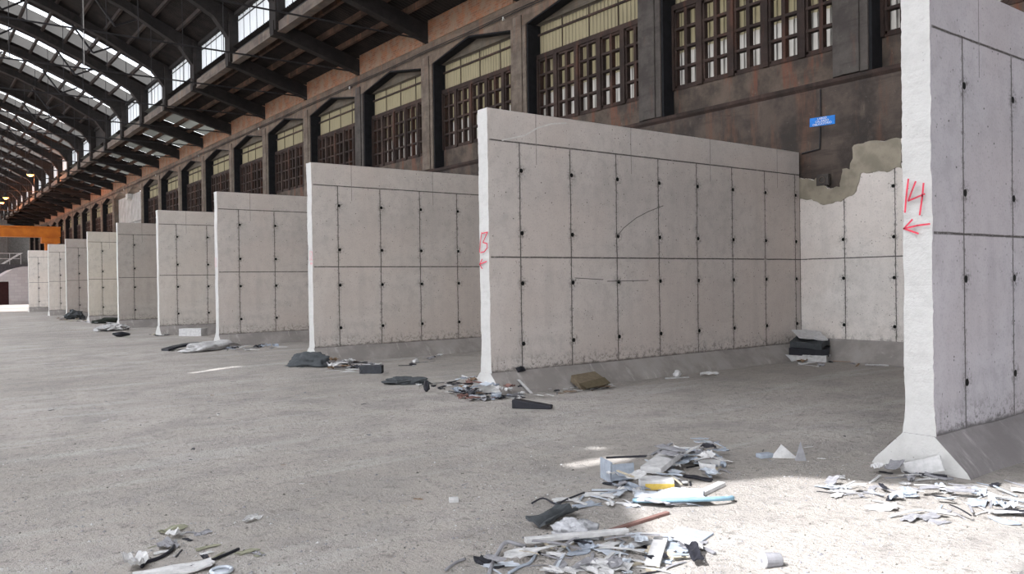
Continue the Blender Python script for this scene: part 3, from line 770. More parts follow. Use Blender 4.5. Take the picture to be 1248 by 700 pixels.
b = B(); b.prism([(8.2, 4.15), (8.5, 4.15), (10.2, 5.3), (9.9, 5.3)], 1, -.1, .1); b.build('ramp_rail', mw, pf)
def siding():
    b = B(); n = 60
    for i in range(n): b.box((-13+i*.38, 0, 0), (-13+i*.38+.34, .08, 9.5))
    b.box((-13, .04, 0), (9.8, .12, 9.5)); return b
tag(siding().build('siding_screen', simple('grey siding', (.16, .17, .17)), None, (0, 110, 0)), 'grey ribbed screen behind the far platform under the crane', 'screen')
# sodium lamps
M_GLOW = bpy.data.materials.new('sodium lamp glow'); M_GLOW.use_nodes = True
e = M_GLOW.node_tree.nodes['Principled BSDF']; e.inputs['Base Color'].default_value = (1, .5, .2, 1); e.inputs['Emission Color'].default_value = (1, .27, .07, 1); e.inputs['Emission Strength'].default_value = 7
lp = empty('high_bay_lamp')
b = B(); b.tube([(0, 0, .0), (0, 0, .12), (0, 0, .35), (0, 0, .5)], [.34, .27, .12, .08], 16); b.build('reflector', M_STEEL, lp, smooth=True)
b = B(); b.tube([(0, 0, -.14), (0, 0, -.06), (0, 0, .02)], [.10, .24, .30], 16); b.build('glowing_bulb', M_GLOW, lp, smooth=True)
b = B(); b.tube([(0, 0, .5), (0, 0, 2.2)], .012, 6); b.build('cord', M_STEEL, lp)
pl = bpy.data.lights.new('lamp_light', 'POINT'); pl.energy = 900; pl.color = (1, .35, .12); pl.shadow_soft_size = .3
plo = bpy.data.objects.new('lamp_light', pl); C.objects.link(plo); plo.parent = lp; plo.location = (0, 0, -.3)
cm = children_map()
for i, (x, y, Y) in enumerate(((37, 213, 80), (7, 241, 100), (2, 247, 111))):
    o = lp if i == 0 else copy_tree(lp, None, cm); p = onY(x, y, Y); o.location = p
    tag(o, ('glowing orange lamp hanging at far left, nearest and highest of three', 'brighter glowing orange lamp at the far left, middle one of three', 'glowing orange lamp at far left, farthest of three')[i], 'lamp', 'sodium lamps under the far roof')

# ------------------------------------------------------------------ debris
def dmat(name, c, rough=.8): return simple(name, c, tuple(v*.8 for v in c), 18, rough, .2)
D_W = dmat('dusty white scrap', (.50, .49, .49)); D_G = dmat('grey scrap', (.24, .235, .25)); D_K = dmat('black plastic scrap', (.022, .022, .028), .5)
D_B = dmat('bluish grey scrap', (.30, .33, .38)); D_N = dmat('brown card', (.22, .15, .10)); D_R = dmat('reddish wood', (.20, .115, .10)); D_T = dmat('tan wood', (.42, .37, .29))
D_Y = dmat('yellow card', (.62, .44, .10)); D_P = dmat('pale plastic', (.46, .49, .54), .4); D_C = dmat('sky blue plastic', (.20, .32, .40), .5); D_KG = dmat('dark grey cloth', (.06, .065, .07)); D_OL = dmat('olive scrap', (.24, .235, .17))
rnd = random.Random(11)
def sheet_mesh(b, w, l, amp, seed, nx=5, ny=7, th=.004, cut=.25, base=0.):
    """crumpled irregular sheet lying on z=0"""
    T = []; 
    for i in range(nx+1):
        for j in range(ny+1):
            u, v = i/nx-.5, j/ny-.5
            r = 1+cut*noise.noise(Vector((math.atan2(v, u)*1.5, seed, 0)))
            z = (noise.noise(Vector((u*3, v*3, seed)))+.5*noise.noise(Vector((u*8, v*8, seed+4))))*amp
            T.append(Vector((u*w*r, v*l*r, z)))
    mn = min(p.z for p in T); n = len(T)
    vs = [p-Vector((0, 0, mn-base)) for p in T]; vs2 = [p+Vector((0, 0, th)) for p in vs]; fs = []
    I = lambda i, j: i*(ny+1)+j
    for i in range(nx):
        for j in range(ny):
            q = (I(i, j), I(i+1, j), I(i+1, j+1), I(i, j+1)); fs.append(q[::-1]); fs.append(tuple(a+n for a in q))
    for i in range(nx): fs += [(I(i, 0), I(i+1, 0), I(i+1, 0)+n, I(i, 0)+n), (I(i+1, ny), I(i, ny), I(i, ny)+n, I(i+1, ny)+n)]
    for j in range(ny): fs += [(I(0, j+1), I(0, j), I(0, j)+n, I(0, j+1)+n), (I(nx, j), I(nx, j+1), I(nx, j+1)+n, I(nx, j)+n)]
    b.add(vs+vs2, fs)
def plank(b, l, w, h, seed, bend=.0):
    n = 6; vs = []; fs = []
    for i in range(n+1):
        x = (i/n-.5)*l; z = bend*(1-(2*i/n-1)**2); e = noise.noise(Vector((i, seed, 2)))*w*.15 if i in (0, n) else 0
        vs += [(x+e, -w/2, z), (x-e, w/2, z), (x-e, w/2, z+h), (x+e, -w/2, z+h)]
    for i in range(n):
        for t in range(4): fs.append((4*i+t, 4*i+(t+1) % 4, 4*i+4+(t+1) % 4, 4*i+4+t))
    fs += [(0, 1, 2, 3), (4*n, 4*n+3, 4*n+2, 4*n+1)]; b.add(vs, fs)
def chunk(b, s, seed):
    bm = bmesh.new(); bmesh.ops.create_icosphere(bm, subdivisions=2, radius=1)
    vs = [Vector(v.co) for v in bm.verts]; fs = [tuple(v.index for v in f.verts) for f in bm.faces]; bm.free()
    vs = [v*(1+.45*noise.noise(v*1.4+Vector((seed, 0, 0)))) for v in vs]; vs = [Vector((v.x*s[0], v.y*s[1], v.z*s[2])) for v in vs]
    mn = min(v.z for v in vs); b.add([v-Vector((0, 0, mn)) for v in vs], fs)
def cloth(b, s, seed, ridge=.35, sub=4):
    bm = bmesh.new(); bmesh.ops.create_icosphere(bm, subdivisions=sub, radius=1)
    vs = [Vector(v.co) for v in bm.verts]; fs = [tuple(v.index for v in f.verts) for f in bm.faces]; bm.free(); out = []
    for v in vs:
        q = v*1.6+Vector((seed, 0, 0)); n = noise.noise(q)*.5
        r = (1-abs(noise.noise(q*1.9))*2)*ridge+(1-abs(noise.noise(q*4.2+Vector((3, 1, 2))))*2)*ridge*.45
        k = 1+n+r*.8; out.append(Vector((v.x*s[0]*k, v.y*s[1]*k, max(-.15, v.z)*s[2]*k)))
    mn = min(v.z for v in out); b.add([v-Vector((0, 0, mn)) for v in out], fs)
LIB = {}
def lib(kind, mat, v):
    key = (kind, mat.name, v)
    if key in LIB: return LIB[key]
    b = B(); sd = v*5.3+len(LIB)
    nm = {'sheet': 'paper_scrap', 'strip': 'plastic_strip', 'stick': 'wood_splinter', 'lump': 'crumpled_scrap', 'shard': 'board_shard'}[kind]
    if kind == 'sheet': sheet_mesh(b, .12, .24, .028, sd)
    elif kind == 'strip': plank(b, .34, .025, .006, sd, .015)
    elif kind == 'stick': plank(b, .30, .022, .014, sd)
    elif kind == 'lump': sheet_mesh(b, .10, .13, .06, sd, 7, 7, .005, .4)
    elif kind == 'shard': sheet_mesh(b, .09, .22, .012, sd, 4, 5, .010, .6)
    o = b.build(nm, mat); LIB[key] = o.data; me = o.data; bpy.data.objects.remove(o); return me
NM = {'sheet': 'paper_scrap', 'strip': 'plastic_strip', 'stick': 'wood_splinter', 'lump': 'crumpled_scrap', 'shard': 'board_shard'}
CATN = {'sheet': 'paper scrap', 'strip': 'plastic strip', 'stick': 'splinter', 'lump': 'scrap', 'shard': 'board piece'}
CN = {}
for mt_, n_ in ((D_W, 'dusty white'), (D_G, 'grey'), (D_K, 'black'), (D_B, 'bluish grey'), (D_N, 'brown'), (D_R, 'reddish brown'), (D_T, 'tan'), (D_P, 'pale'), (D_OL, 'olive')): CN[mt_.name] = n_
def piece(kind, mat, p, rz, s=1., z=0., tilt=(0, 0), where='', grp=''):
    me = lib(kind, mat, rnd.randrange(3)); o = bpy.data.objects.new(NM[kind], me); C.objects.link(o)
    o.location = (p.x, p.y, z); o.rotation_euler = (tilt[0], tilt[1], rz); o.scale = (s, s, s*(.8 if kind != 'lump' else .7))
    tag(o, '%s %s %s' % (CN[mat.name], {'sheet': 'crumpled flat scrap', 'strip': 'thin bent strip', 'stick': 'narrow splinter', 'lump': 'crumpled piece', 'shard': 'broken board piece'}[kind], where), CATN[kind], '%s %s' % (CATN[kind]+'s', grp))
    return o
def scatter(n, quad, mats, kinds, where, grp, smin=.5, smax=1.1, stack=.05, dense=None):
    """pieces spread over the ground inside a picture-measured polygon"""
    gp = [G(x, y) for x, y in quad]
    x0, x1 = min(p.x for p in gp), max(p.x for p in gp); y0, y1 = min(p.y for p in gp), max(p.y for p in gp); c = 0; tries = 0
    while c < n and tries < 5000:
        tries += 1
        p = Vector((rnd.uniform(x0, x1), rnd.uniform(y0, y1), 0))
        if not inside(p.x, p.y, gp): continue
        h = rnd.random(); z = stack*h*h if stack else 0
        piece(rnd.choice(kinds), rnd.choice(mats), p, rnd.uniform(0, 2*PI), rnd.uniform(smin, smax), z if rnd.random() < .6 else 0, (rnd.uniform(-.15, .15), rnd.uniform(-.15, .15)) if z > .01 else (0, 0), where, grp)
        c += 1
W_, G_, K_, B_, N_ = D_W, D_G, D_K, D_B, D_N
pale = [W_, W_, W_, D_P, B_, G_]
mix = [W_, W_, G_, B_, K_, D_T, D_P]
allk = ['sheet', 'strip', 'strip', 'stick', 'stick', 'lump', 'shard', 'shard', 'shard']
# long heap in front of the partition marked 14
scatter(66, [(740, 590), (790, 562), (868, 541), (896, 550), (880, 575), (835, 600), (760, 606)], mix+[G_, G_, B_, B_, K_, K_], allk, 'in the long rubbish heap left of the partition marked 14', 'in the long rubbish heap', .5, 1.15, .15)
scatter(34, [(650, 612), (700, 600), (790, 596), (860, 600), (840, 622), (750, 625), (660, 618)], pale, allk, 'just below the yellow carton', 'below the yellow carton', .35, .95, .03)
scatter(70, [(560, 700), (640, 662), (760, 655), (860, 660), (850, 700)], pale+[D_T, G_, G_, K_], allk, 'strewn at the bottom centre of the picture', 'at the bottom centre', .35, 1.05, .05)
scatter(80, [(1000, 600), (1030, 580), (1090, 572), (1180, 592), (1240, 622), (1240, 640), (1130, 640), (1030, 612)], pale+[G_, G_, K_], allk, 'scattered in front of the partition marked 14', 'in front of the partition marked 14', .3, .95, .06)
scatter(14, [(1185, 590), (1248, 590), (1248, 625), (1200, 612)], mix, allk, 'at the right edge by the foot of partition 14', 'beside the foot of the right partition', .35, .8, .03)
# heap at the foot of wall 13
scatter(95, [(545, 480), (575, 466), (618, 478), (640, 486), (580, 489), (548, 486)], [W_, W_, K_, K_, B_, D_R, N_, D_P, G_], allk+['lump', 'lump', 'sheet'], 'heaped at the foot of partition 13', 'at the foot of partition 13', .55, 1.3, .16)
scatter(40, [(618, 484), (640, 476), (700, 470), (750, 468), (755, 472), (700, 480), (640, 488)], [W_, K_, G_, W_, N_], allk, 'along the sloping foot of partition 13', 'along the foot of partition 13', .35, .9, .03)
scatter(16, [(500, 468), (560, 466), (560, 475), (520, 476)], [K_, W_, G_, K_], allk, 'in the thin trail left of partition 13', 'left of partition 13', .4, .9, .02)
# corner pile
scatter(20, [(975, 442), (1000, 432), (1030, 436), (1030, 446), (985, 447)], [W_, K_, G_, W_, K_, N_], allk, 'in the small pile in the rear corner', 'in the rear corner', .8, 1.7, .15)
scatter(20, [(1030, 440), (1097, 441), (1097, 450), (1035, 446)], [W_, N_, G_, K_, D_T], allk, 'along the foot of the rear wall', 'along the rear wall', .5, 1.2, .03)
# heaps at walls 12, 11, 10, 9, 8
scatter(40, [(395, 446), (400, 441), (440, 442), (470, 446), (440, 457), (400, 452)], [W_, K_, W_, G_, N_], allk, 'heaped at the foot of the third-nearest partition', 'at the foot of partition 12', .7, 1.6, .08)
scatter(12, [(490, 445), (540, 432), (545, 436), (500, 449)], [K_, G_, W_], ['lump', 'stick'], 'on the floor between second and third partitions', 'between partitions 12 and 13', .4, 1., 0)
scatter(20, [(268, 426), (300, 421), (350, 420), (340, 425), (290, 430)], [W_, K_, G_, W_, B_], allk, 'beside the fourth partition from the right', 'beside partition 11', .8, 1.8, .06)
scatter(22, [(182, 408), (200, 405), (225, 405), (218, 409), (190, 411)], [W_, K_, G_, W_, D_T], allk, 'around the foot of the fifth partition from right', 'around partition 10', .8, 1.8, .06)
scatter(34, [(122, 400), (135, 395), (152, 397), (155, 403), (125, 403)], [W_, W_, G_, K_], allk, 'in the white heap at the dark grey partition', 'at the foot of partition 9', 1., 2.2, .15)
scatter(22, [(85, 391), (108, 388), (122, 390), (112, 396), (95, 394)], [W_, K_, D_T, G_], allk, 'in the heap at the yellowish far partition', 'at the foot of partition 8', 1., 2.2, .15)
scatter(12, [(66, 388), (80, 385), (88, 388), (76, 391)], [W_, G_, N_], allk, 'near the far end of the partition row', 'near partition 7', 1., 2., .05)
# loose bits over the open floor
scatter(40, [(30, 500), (300, 440), (560, 520), (640, 640), (300, 640), (60, 600)], [K_, G_, W_, N_], ['stick', 'shard', 'sheet'], 'lying alone on the open floor', 'on the open floor', .12, .34, 0)
scatter(16, [(180, 640), (280, 640), (330, 680), (180, 690)], [K_, G_, W_, D_OL], ['stick', 'shard', 'sheet', 'strip'], 'near the bottom left of the picture', 'near the bottom left', .25, .6, 0)
scatter(14, [(900, 545), (1060, 520), (1060, 560), (920, 580)], [G_, W_, K_], ['stick', 'shard'], 'on the floor left of partition 14', 'left of partition 14', .15, .4, 0)

def one(name, b, mat, label, cat, loc, rz=0, rot=None, bev=0, smooth=False):
    o = b.build(name, mat, None, loc, rot or (0, 0, rz), bev=bev, smooth=smooth); tag(o, label, cat); return o
def ang(a, c): return math.atan2(c.y-a.y, c.x-a.x)
def between(name, p, q, w, h, mat, label, cat, z=0., bend=0., bev=.003, lift=0.):
    a, c = G(*p), G(*q); L = (c-a).length; b = B(); plank(b, L, w, h, len(name), bend); mid = (a+c)/2
    return one(name, b, mat, label, cat, (mid.x, mid.y, z), ang(a, c), bev=bev)
between('wooden_batten', (741, 650), (814, 627), .034, .02, D_R, 'reddish-brown wooden stick lying at the edge of the sunlit patch', 'stick')
between('white_board', (795, 695), (806, 662), .085, .02, D_W, 'narrow white board pointing away from the viewer, bottom centre', 'board', .02)
between('grey_board', (812, 672), (848, 648), .24, .012, D_B, 'bluish grey flat panel at the bottom centre right of the narrow white board', 'board', .0)
between('white_batten', (640, 668), (765, 656), .045, .03, D_W, 'long white batten lying across the bottom-centre scatter', 'batten', .03)
between('short_white_batten', (714, 651), (752, 653), .035, .02, D_W, 'short white batten just left of the reddish-brown stick', 'batten')
between('pale_plank', (793, 585), (822, 562), .17, .05, D_W, 'wide pale plank in the middle of the long rubbish heap', 'plank', .05)
between('grooved_plank', (855, 604), (880, 592), .06, .03, D_W, 'short white grooved batten at the right end of the long rubbish heap', 'batten')
between('white_lath', (812, 583), (836, 593), .04, .015, D_W, 'white slat sloping down to the right of the yellow carton', 'lath', .02)
# sheet metal fragment standing up
g = G(745, 590); b = B(); b.box((0, 0, 0), (.012, .22, .17)); b.box((0, 0, .02), (.20, .012, .15)); b.box((.0, .0, .04), (.17, .2, .052))
one('metal_bracket', b, D_B, 'upright bluish grey folded metal piece at the left end of the long rubbish heap', 'metal piece', (g.x, g.y, 0), -.35, bev=.002)
# yellow carton
g = G(801, 598); r = empty('carton', (g.x, g.y, 0), -.72); tag(r, 'small white carton with a yellow side in the long rubbish heap', 'carton')
b = B(); b.box((-.13, 0, 0), (.13, .16, .075)); b.build('box', D_W, r, bev=.003)
b = B(); b.box((-.09, -.004, .004), (.13, 0, .05)); y_ = b.build('yellow_panel', D_Y, r); y_['label'] = 'yellow printed side'
# curved plastic trays
g = G(832, 612); b = B(); pts = []
for i in range(15):
    t = -PI*.95+PI*1.0*i/14; pts.append((math.cos(t)*.36, math.sin(t)*.13, .02+.03*math.sin(PI*i/14)))
b.tube(pts, .017, 8); one('plastic_hoop', b, D_C, 'curved light blue plastic rim lying below the yellow carton', 'plastic rim', (g.x, g.y, 0), -.65, smooth=True)
b = B(); sheet_mesh(b, .5, .34, .04, 3.3, 8, 8, .004, .2); one('plastic_sheet', b, D_P, 'large pale plastic sheet lying beside the light blue rim', 'plastic sheet', (g.x-.02, g.y+.1, 0), -.65)
# broken round pot
g = G(866, 574); r = empty('broken_pot', (g.x, g.y, 0)); tag(r, 'broken white round pot lying at the right end of the long rubbish heap', 'pot')
b = B(); n = 20; vs = []; fs = []
for i in range(n+1):
    t = -.3+PI*1.45*i/n
    for rr, zz in ((.085, 0), (.10, .075), (.094, .075), (.08, .0)): vs.append((math.cos(t)*rr, math.sin(t)*rr, zz))
for i in range(n):
    for k in range(4): fs.append((4*i+k, 4*i+(k+1) % 4, 4*i+4+(k+1) % 4, 4*i+4+k))
b.add(vs, fs); b.build('body', D_W, r, smooth=True); b = B(); b.tube([(0, 0, .0), (0, 0, .012)], .078, 20); b.build('base', D_G, r)
# triangular shards
g = G(955, 558); b = B(); b.add([(-.12, 0, 0), (.11, -.05, 0), (.0, .1, .0), (-.02, -.0, .12), (-.02, .012, .12), (.11, -.04, 0)], [(0, 1, 3), (1, 5, 4, 3), (5, 2, 4), (2, 0, 3, 4), (0, 2, 5, 1)])
one('white_shard', b, D_W, 'white triangular shard left of the partition marked 14', 'shard', (g.x, g.y, 0), -.6)
g = G(976, 562); b = B(); b.add([(-.05, 0, 0), (.05, 0, 0), (.0, 0, .17), (-.05, .02, 0), (.05, .02, 0), (.0, .015, .17)], [(0, 1, 2), (5, 4, 3), (0, 3, 4, 1), (1, 4, 5, 2), (2, 5, 3, 0)])
one('grey_shard', b, D_G, 'thin grey shard standing upright right of the white triangular shard', 'shard', (g.x, g.y, 0), -.9)
g = G(932, 558); b = B(); b.box((-.07, -.04, 0), (.07, .04, .04)); one('dark_block', b, D_B, 'small dark block on the floor left of the white triangular shard', 'block', (g.x, g.y, 0), -.3, bev=.008)
# slab leaning on footing 14
g = G(1118, 588); b = B(); b.prism([(-.17, .03), (-.05, 0), (.16, 0), (.17, .12), (-.16, .12)], 1, 0, .02)
b2_ = b.build('white_slab', D_W, None, (6.55, 3.2, .01), (0, -.35, -1.45)); tag(b2_, 'white broken slab leaning on the foot of the partition marked 14', 'slab')
g = G(1137, 583); b = B(); plank(b, .20, .03, .02, 2); tag(b.build('black_strip', D_K, None, (g.x, g.y, .012), (0, 0, -1.1)), 'short black strip beside the white slab at the foot of partition 14', 'strip')
# cup in the sun
g = G(941, 690); r = empty('cup', (g.x, g.y, .035)); r.rotation_euler = (0, 0, -.45); tag(r, 'white ribbed cup lying on its side in the sunlit patch', 'cup')
b = B(); b.tube([(-.055, 0, 0), (-.05, 0, 0), (.045, 0, -.004), (.05, 0, -.004)], [.042, .044, .038, .036], 20); b.build('body', D_G, r, smooth=False)  # grey body colour stands in for shade on the white cup
b = B(); b.tube([(-.062, 0, 0), (-.052, 0, 0)], [.045, .047], 20); b.build('rim', D_W, r); b = B(); b.tube([(-.066, 0, 0), (-.060, 0, 0)], [.012, .012], 10); b.build('knob', D_G, r)
# dark mat and crumpled bag
a_, c_ = G(655, 645), G(692, 628); b = B(); sheet_mesh(b, .15, .40, .03, 8.8, 6, 8, .02, .15); m_ = (a_+c_)/2
one('rubber_mat', b, D_KG, 'dark folded rubber mat piece above the long white batten', 'mat', (m_.x, m_.y, .01), ang(a_, c_)-PI/2)
g = G(700, 652); b = B(); cloth(b, (.09, .12, .06), 5.5, .45); one('crumpled_bag', b, simple('grey crinkled bag', (.40, .40, .42), bump=.8, scale=12), 'grey crumpled bag right of the dark rubber mat', 'bag', (g.x, g.y, 0), .4, smooth=True)
# hoops of hose bottom centre
def curve_on_ground(name, pts, r, mat, label, cat, lift=()):
    b = B(); P = [G(x, y) for x, y in pts]; P = [Vector((p.x, p.y, r+(lift[i] if i < len(lift) else 0))) for i, p in enumerate(P)]
    Q = []
    for i in range(len(P)-1):
        p0, p1, p2, p3 = P[max(i-1, 0)], P[i], P[i+1], P[min(i+2, len(P)-1)]
        for t in (0, .25, .5, .75): Q.append(.5*((2*p1)+(p2-p0)*t+(2*p0-5*p1+4*p2-p3)*t*t+(-p0+3*p1-3*p2+p3)*t**3))
    Q.append(P[-1]); o_ = Q[0].copy(); o_.z = 0; b.tube([q-o_ for q in Q], r, 8)
    one(name, b, mat, label, cat, o_, smooth=True)
curve_on_ground('hose', [(596, 702), (604, 682), (616, 672), (630, 672), (640, 669)], .012, D_G, 'bent grey hose piece arching at the bottom centre-left', 'hose', (0, 0, .04, .03, .0))
curve_on_ground('cable', [(620, 701), (636, 692), (646, 688), (654, 675), (653, 668)], .009, D_B, 'bent grey cable just right of the grey hose', 'cable')
curve_on_ground('dark_rod', [(543, 697), (555, 688), (567, 683)], .008, D_G, 'short bent rod at the left end of the bottom-centre scatter', 'rod')
curve_on_ground('thin_wire', [(749, 652), (750, 670), (750, 690)], .003, D_R, 'thin reddish wire standing near the reddish-brown stick', 'wire', (.02, 0, 0))
curve_on_ground('black_cable', [(173, 693), (178, 688), (195, 682), (210, 672), (212, 663)], .011, D_K, 'black cable curling on the floor at the bottom left', 'cable')
curve_on_ground('bent_black_rod', [(230, 694), (255, 686), (275, 678), (291, 671)], .009, D_K, 'bent black rod on the floor right of the black cable', 'rod')
curve_on_ground('twig', [(223, 651), (233, 650), (245, 653)], .006, D_G, 'short dark twig on the floor above the black cable', 'twig')
b = B(); sheet_mesh(b, .08, .10, .04, 2.2); g = G(214, 655); one('pale_scrap', b, D_W, 'pale folded scrap at the end of the dark twig, bottom left', 'scrap', (g.x, g.y, 0), .5)
b = B(); sheet_mesh(b, .09, .12, .04, 4.2); g = G(204, 668); one('grey_scrap', b, D_G, 'grey scrap at the bend of the black cable, bottom left', 'scrap', (g.x, g.y, 0), 1.5)
b = B(); sheet_mesh(b, .10, .16, .02, 6.2); g = G(208, 648); one('olive_scrap', b, D_OL, 'olive yellow leaf-like scrap above the black cable, bottom left', 'scrap', (g.x, g.y, 0), 2.1)
b = B(); sheet_mesh(b, .13, .42, .02, 1.2, 5, 8, .01); g = G(212, 699); one('white_sheet', b, D_W, 'white strip of sheet cut by the bottom edge, bottom left', 'sheet', (g.x, g.y, 0), 1.3-PI*.95)
b = B(); sheet_mesh(b, .10, .12, .07, 7.2); g = G(165, 694); one('crumpled_paper', b, D_W, 'crumpled white paper at the start of the black cable, bottom left', 'paper', (g.x, g.y, 0), .3)
g = G(270, 698); b = B(); b.tube([(math.cos(t*PI/10)*.055, math.sin(t*PI/10)*.055, .012) for t in range(21)], .011, 8); b.tube([(0, 0, 0), (0, 0, .008)], .05, 16); one('round_disc', b, D_P, 'round pale plastic lid at the bottom edge, left', 'lid', (g.x, g.y, 0), smooth=True)
b = B(); sheet_mesh(b, .05, .14, .03, 9.2); g = G(308, 635); one('white_flake', b, D_W, 'curled white flake alone on the floor at lower left', 'flake', (g.x, g.y, 0), 2.)
g = G(553, 612); b = B(); b.box((-.035, -.03, 0), (.035, .03, .03)); one('white_cube', b, D_W, 'small white foam block alone on the floor left of the long heap', 'foam block', (g.x, g.y, 0), -.5, bev=.004)
curve_on_ground('dark_strip', [(648, 615), (662, 612), (678, 616), (690, 612), (712, 605)], .007, D_K, 'long thin dark wavy strip left of the long rubbish heap', 'strip', (0, .02, 0, .01, .02))
# middle distance objects
a_, c_ = G(628, 498), G(676, 499); b = B(); L = (c_-a_).length
b.prism([(-L/2, 0), (L/2, 0), (L/2, .045), (-L/2+.03, .115), (-L/2, .11)], 1, -.07, .07)
one('plastic_trough', b, D_K, 'long black tapering plastic piece lying in front of the partition marked 13', 'plastic piece', ((a_+c_)[0]/2, (a_+c_)[1]/2+.05, 0), ang(a_, c_), bev=.012)
g = G(453, 455); b = B(); b.box((-.20, -.10, 0), (.20, .10, .14)); one('black_block', b, dmat('charcoal block', (.05, .052, .06)), 'charcoal rectangular block alone beside the second-nearest heap', 'block', (g.x, g.y, 0), -.68, bev=.006)
g = G(713, 474); r = empty('cardboard_box', (g.x+.08, g.y+.02, .0), -.0); r.scale = (1, 1, .75); tag(r, 'crushed brown cardboard box on the sloping foot of the partition marked 13', 'box')
b = B(); b.add([(-.26, -.14, .0), (.28, -.16, .05), (.27, .12, .16), (-.25, .12, .14), (-.27, -.10, .12), (.24, -.10, .19), (.25, .12, .30), (-.22, .13, .27)], [(0, 3, 2, 1), (4, 5, 6, 7), (0, 1, 5, 4), (1, 2, 6, 5), (2, 3, 7, 6), (3, 0, 4, 7)]); b.build('carton_body', dmat('olive brown card', (.145, .115, .08)), r, bev=.01)
b = B(); b.add([(-.27, -.10, .13), (.24, -.10, .20), (.22, -.26, .10), (-.24, -.25, .05), (-.27, -.10, .135), (.24, -.10, .205), (.22, -.26, .105), (-.24, -.25, .055)], [(0, 3, 2, 1), (4, 5, 6, 7), (0, 1, 5, 4), (1, 2, 6, 5), (2, 3, 7, 6), (3, 0, 4, 7)]); b.build('flap', dmat('dark card', (.10, .08, .05)), r)
g = G(646, 480); b = B(); b.add([(0, 0, 0), (.06, 0, 0), (-.09, .12, .20), (-.14, .12, .20), (0, .02, 0), (.06, .02, 0), (-.09, .14, .2), (-.14, .14, .2)], [(0, 1, 2, 3), (7, 6, 5, 4), (0, 4, 5, 1), (1, 5, 6, 2), (2, 6, 7, 3), (3, 7, 4, 0)]); one('white_lath', b, D_W, 'white lath leaning on the foot of the partition marked 13', 'lath', (g.x, g.y, 0))
b = B(); chunk(b, (.09, .03, .045), 3); one('black_rag', b, D_K, 'black rag lying on top of the foot of the partition marked 13', 'rag', (XE+.50, Y13-.045, ZF-.02))
g = G(820, 462); b = B(); plank(b, .42, .03, .02, 3); chunk(b, (.06, .05, .06), 8); one('white_stick', b, D_W, 'white stick with a knob lying by the foot of the middle partition', 'stick', (g.x+.1, g.y, 0), -.35)
g = G(864, 458); b = B(); sheet_mesh(b, .1, .3, .05, 3.9); one('black_scrap', b, D_W, 'small pale scrap right of the white knobbed stick', 'scrap', (g.x, g.y, 0), 1.)
# books in the corner
g = G(998, 437)
for i, (w, l, h, mt_, z, rz, tl, lb) in enumerate(((.55, .75, .12, D_W, 0, .3, 0, 'white bundle at the bottom of the rear corner pile'), (.5, .7, .13, D_K, .13, .5, .1, 'black box in the middle of the rear corner pile'), (.42, .6, .11, D_KG, .29, .2, .2, 'dark folder tilted near the top of the rear corner pile'), (.42, .55, .03, D_W, .47, .9, .3, 'white open sheet on top of the rear corner pile'))):
    b = B(); sheet_mesh(b, w, l, .02, i*3.1, 6, 6, h, .06); o = b.build('discarded_bundle', mt_, None, (g.x-.55, g.y-.15, z), (tl*.3, -tl, rz)); tag(o, lb, 'bundle')
g = G(1086, 446); b = B(); plank(b, .75, .03, .025, 4); one('pale_lath', b, D_W, 'pale lath at the foot of the rear wall beside partition 14', 'lath', (g.x-.1, g.y, 0), -1.1)
# jacket by wall 12
g = G(381, 446); b = B(); cloth(b, (.24, .40, .17), 12.3); one('dark_jacket', b, D_KG, 'dark grey crumpled cloth at the foot of the partition behind the one marked 13', 'cloth', (g.x-.05, g.y+.0, 0), .5, smooth=True)
g = G(496, 468); b = B(); cloth(b, (.17, .30, .07), 2.9); one('black_bag', b, D_KG, 'flattened black bag on the floor left of the partition marked 13', 'bag', (g.x, g.y, 0), .9)
g = G(520, 478); b = B(); chunk(b, (.05, .04, .09), 6); one('black_lump', b, D_K, 'small upright black lump right of the flattened black bag', 'lump', (g.x, g.y, 0))
g = G(507, 443); b = B(); chunk(b, (.06, .05, .045), 7); one('pale_stone', b, D_W, 'small pale stone on the floor between second and third partitions', 'stone', (g.x, g.y, 0))
between('foam_slab', (222, 409.5), (249, 409.5), .35, .24, D_W, 'white foam slab beside the fifth partition from the right', 'foam slab')
g = G(266, 425.5); b = B(); cloth(b, (.35, .8, .14), 14.); one('white_tarp', b, D_W, 'white rumpled sheet at the foot of the fourth partition from the right', 'sheet', (g.x-.2, g.y, 0), -.9, smooth=True)
g = G(240, 426); b = B(); plank(b, 1.8, .3, .05, 9, .1); one('black_board', b, D_K, 'long black board behind the white rumpled sheet', 'board', (g.x+.1, g.y+.4, 0), .35)
g = G(206, 398); b = B(); chunk(b, (.3, .3, .22), 9); one('black_sack', b, D_K, 'black sack at the foot of the fifth partition, behind the foam slab', 'sack', (g.x, g.y, 0))
g = G(133, 393); b = B(); cloth(b, (.7, .32, .15), 21.); one('dark_tarp', b, simple('dark green tarp', (.03, .035, .028)), 'dark tarpaulin between the sixth and seventh partitions', 'tarpaulin', (g.x, g.y-.9, 0), .2)
g = G(137, 403); b = B(); cloth(b, (.6, .34, .17), 25.); one('white_heap_sheet', b, D_W, 'large crumpled white sheet at the foot of the dark grey sixth partition', 'sheet', (g.x, g.y, 0), .9)
g = G(148, 411); b = B(); chunk(b, (.25, .12, .08), 13); one('black_stone', b, D_K, 'small black lump on the floor in front of the crumpled white sheet', 'lump', (g.x, g.y, 0))
g = G(97, 388); b = B(); cloth(b, (.42, .32, .28), 31.); one('dark_rubbish_bag', b, D_KG, 'dark rubbish heaped against the brownish partition near the far end', 'rubbish bag', (g.x-.4, g.y-1.2, 0), .9)
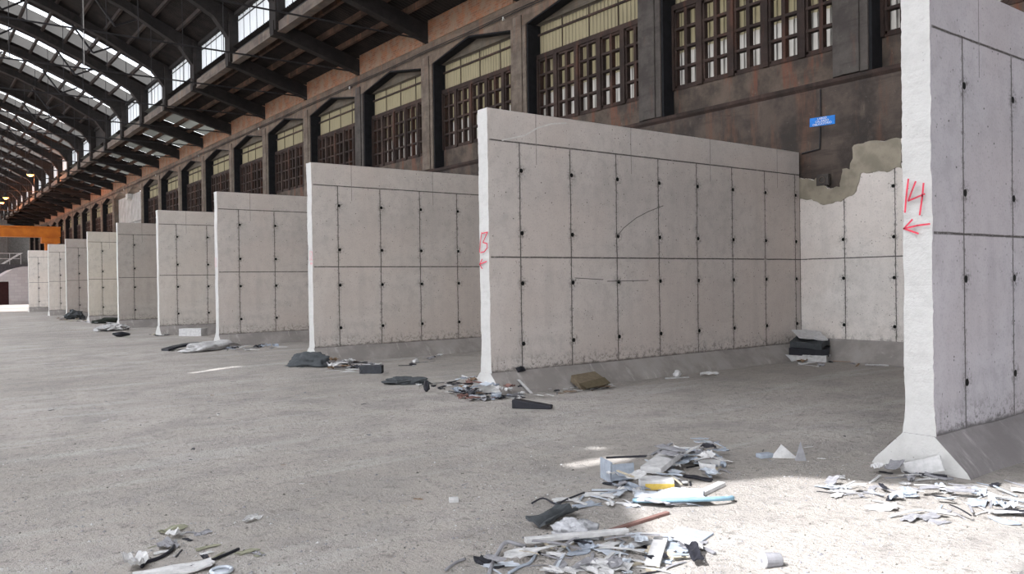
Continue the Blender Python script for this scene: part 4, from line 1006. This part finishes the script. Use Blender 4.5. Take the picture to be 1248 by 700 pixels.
# grit: uncountable
b = B(); rg = random.Random(5)
for i in range(4200):
    t = rg.random()
    if t < .55: p = G(rg.uniform(-10, 1260), rg.uniform(560, 720))
    elif t < .75: p = G(rg.uniform(0, 700), rg.uniform(450, 560))
    else: p = G(rg.gauss(*rg.choice(((790, 70), (1110, 70), (700, 80), (600, 30), (1000, 60)))), rg.gauss(*rg.choice(((590, 20), (670, 18), (600, 14)))))
    if p.x > XE-.3 and abs(p.y-Y14) < .6 or p.x > XE-.3 and abs(p.y-Y13) < .6 or not (0 < p.y < 30): continue
    s_ = abs(rg.gauss(0, .003))+.002; a = rg.uniform(0, 6.28); ca, sa = math.cos(a)*s_*rg.uniform(1, 2.5), math.sin(a)*s_
    mi = rg.choice((0, 0, 0, 1, 2))
    q = [(p.x+ca, p.y+sa, 0), (p.x-sa, p.y+ca*.5, 0), (p.x-ca, p.y-sa, 0), (p.x+sa, p.y-ca*.5, 0), (p.x, p.y, s_*1.1)]
    b.add(q, [(0, 1, 4), (1, 2, 4), (2, 3, 4), (3, 0, 4)], mi)
tag(b.build('floor_grit', [D_G, D_W, dmat('dark grit', (.12, .11, .10))]), 'fine grit and crumbs of concrete spread over the floor', 'grit', kind='stuff')

# ------------------------------------------------------------------ light
w = bpy.data.worlds.new('world'); bpy.context.scene.world = w; w.use_nodes = True
bg = w.node_tree.nodes['Background']; bg.inputs[0].default_value = (.93, .96, 1.0, 1); bg.inputs[1].default_value = 5.0
sun = bpy.data.lights.new('sun', 'SUN'); sun.energy = 11.; sun.angle = math.radians(.4); sun.color = (.97, .98, 1)
so = bpy.data.objects.new('sun', sun); C.objects.link(so); so.rotation_euler = SUN.to_track_quat('Z', 'Y').to_euler()
sc = bpy.context.scene
sc.view_settings.view_transform = 'Standard'; sc.view_settings.look = 'None'; sc.view_settings.gamma = 1; sc.view_settings.use_curve_mapping = False
sc.view_settings.exposure = 0.
sc.cycles.max_bounces = 10; sc.cycles.diffuse_bounces = 6; sc.cycles.use_denoising = True
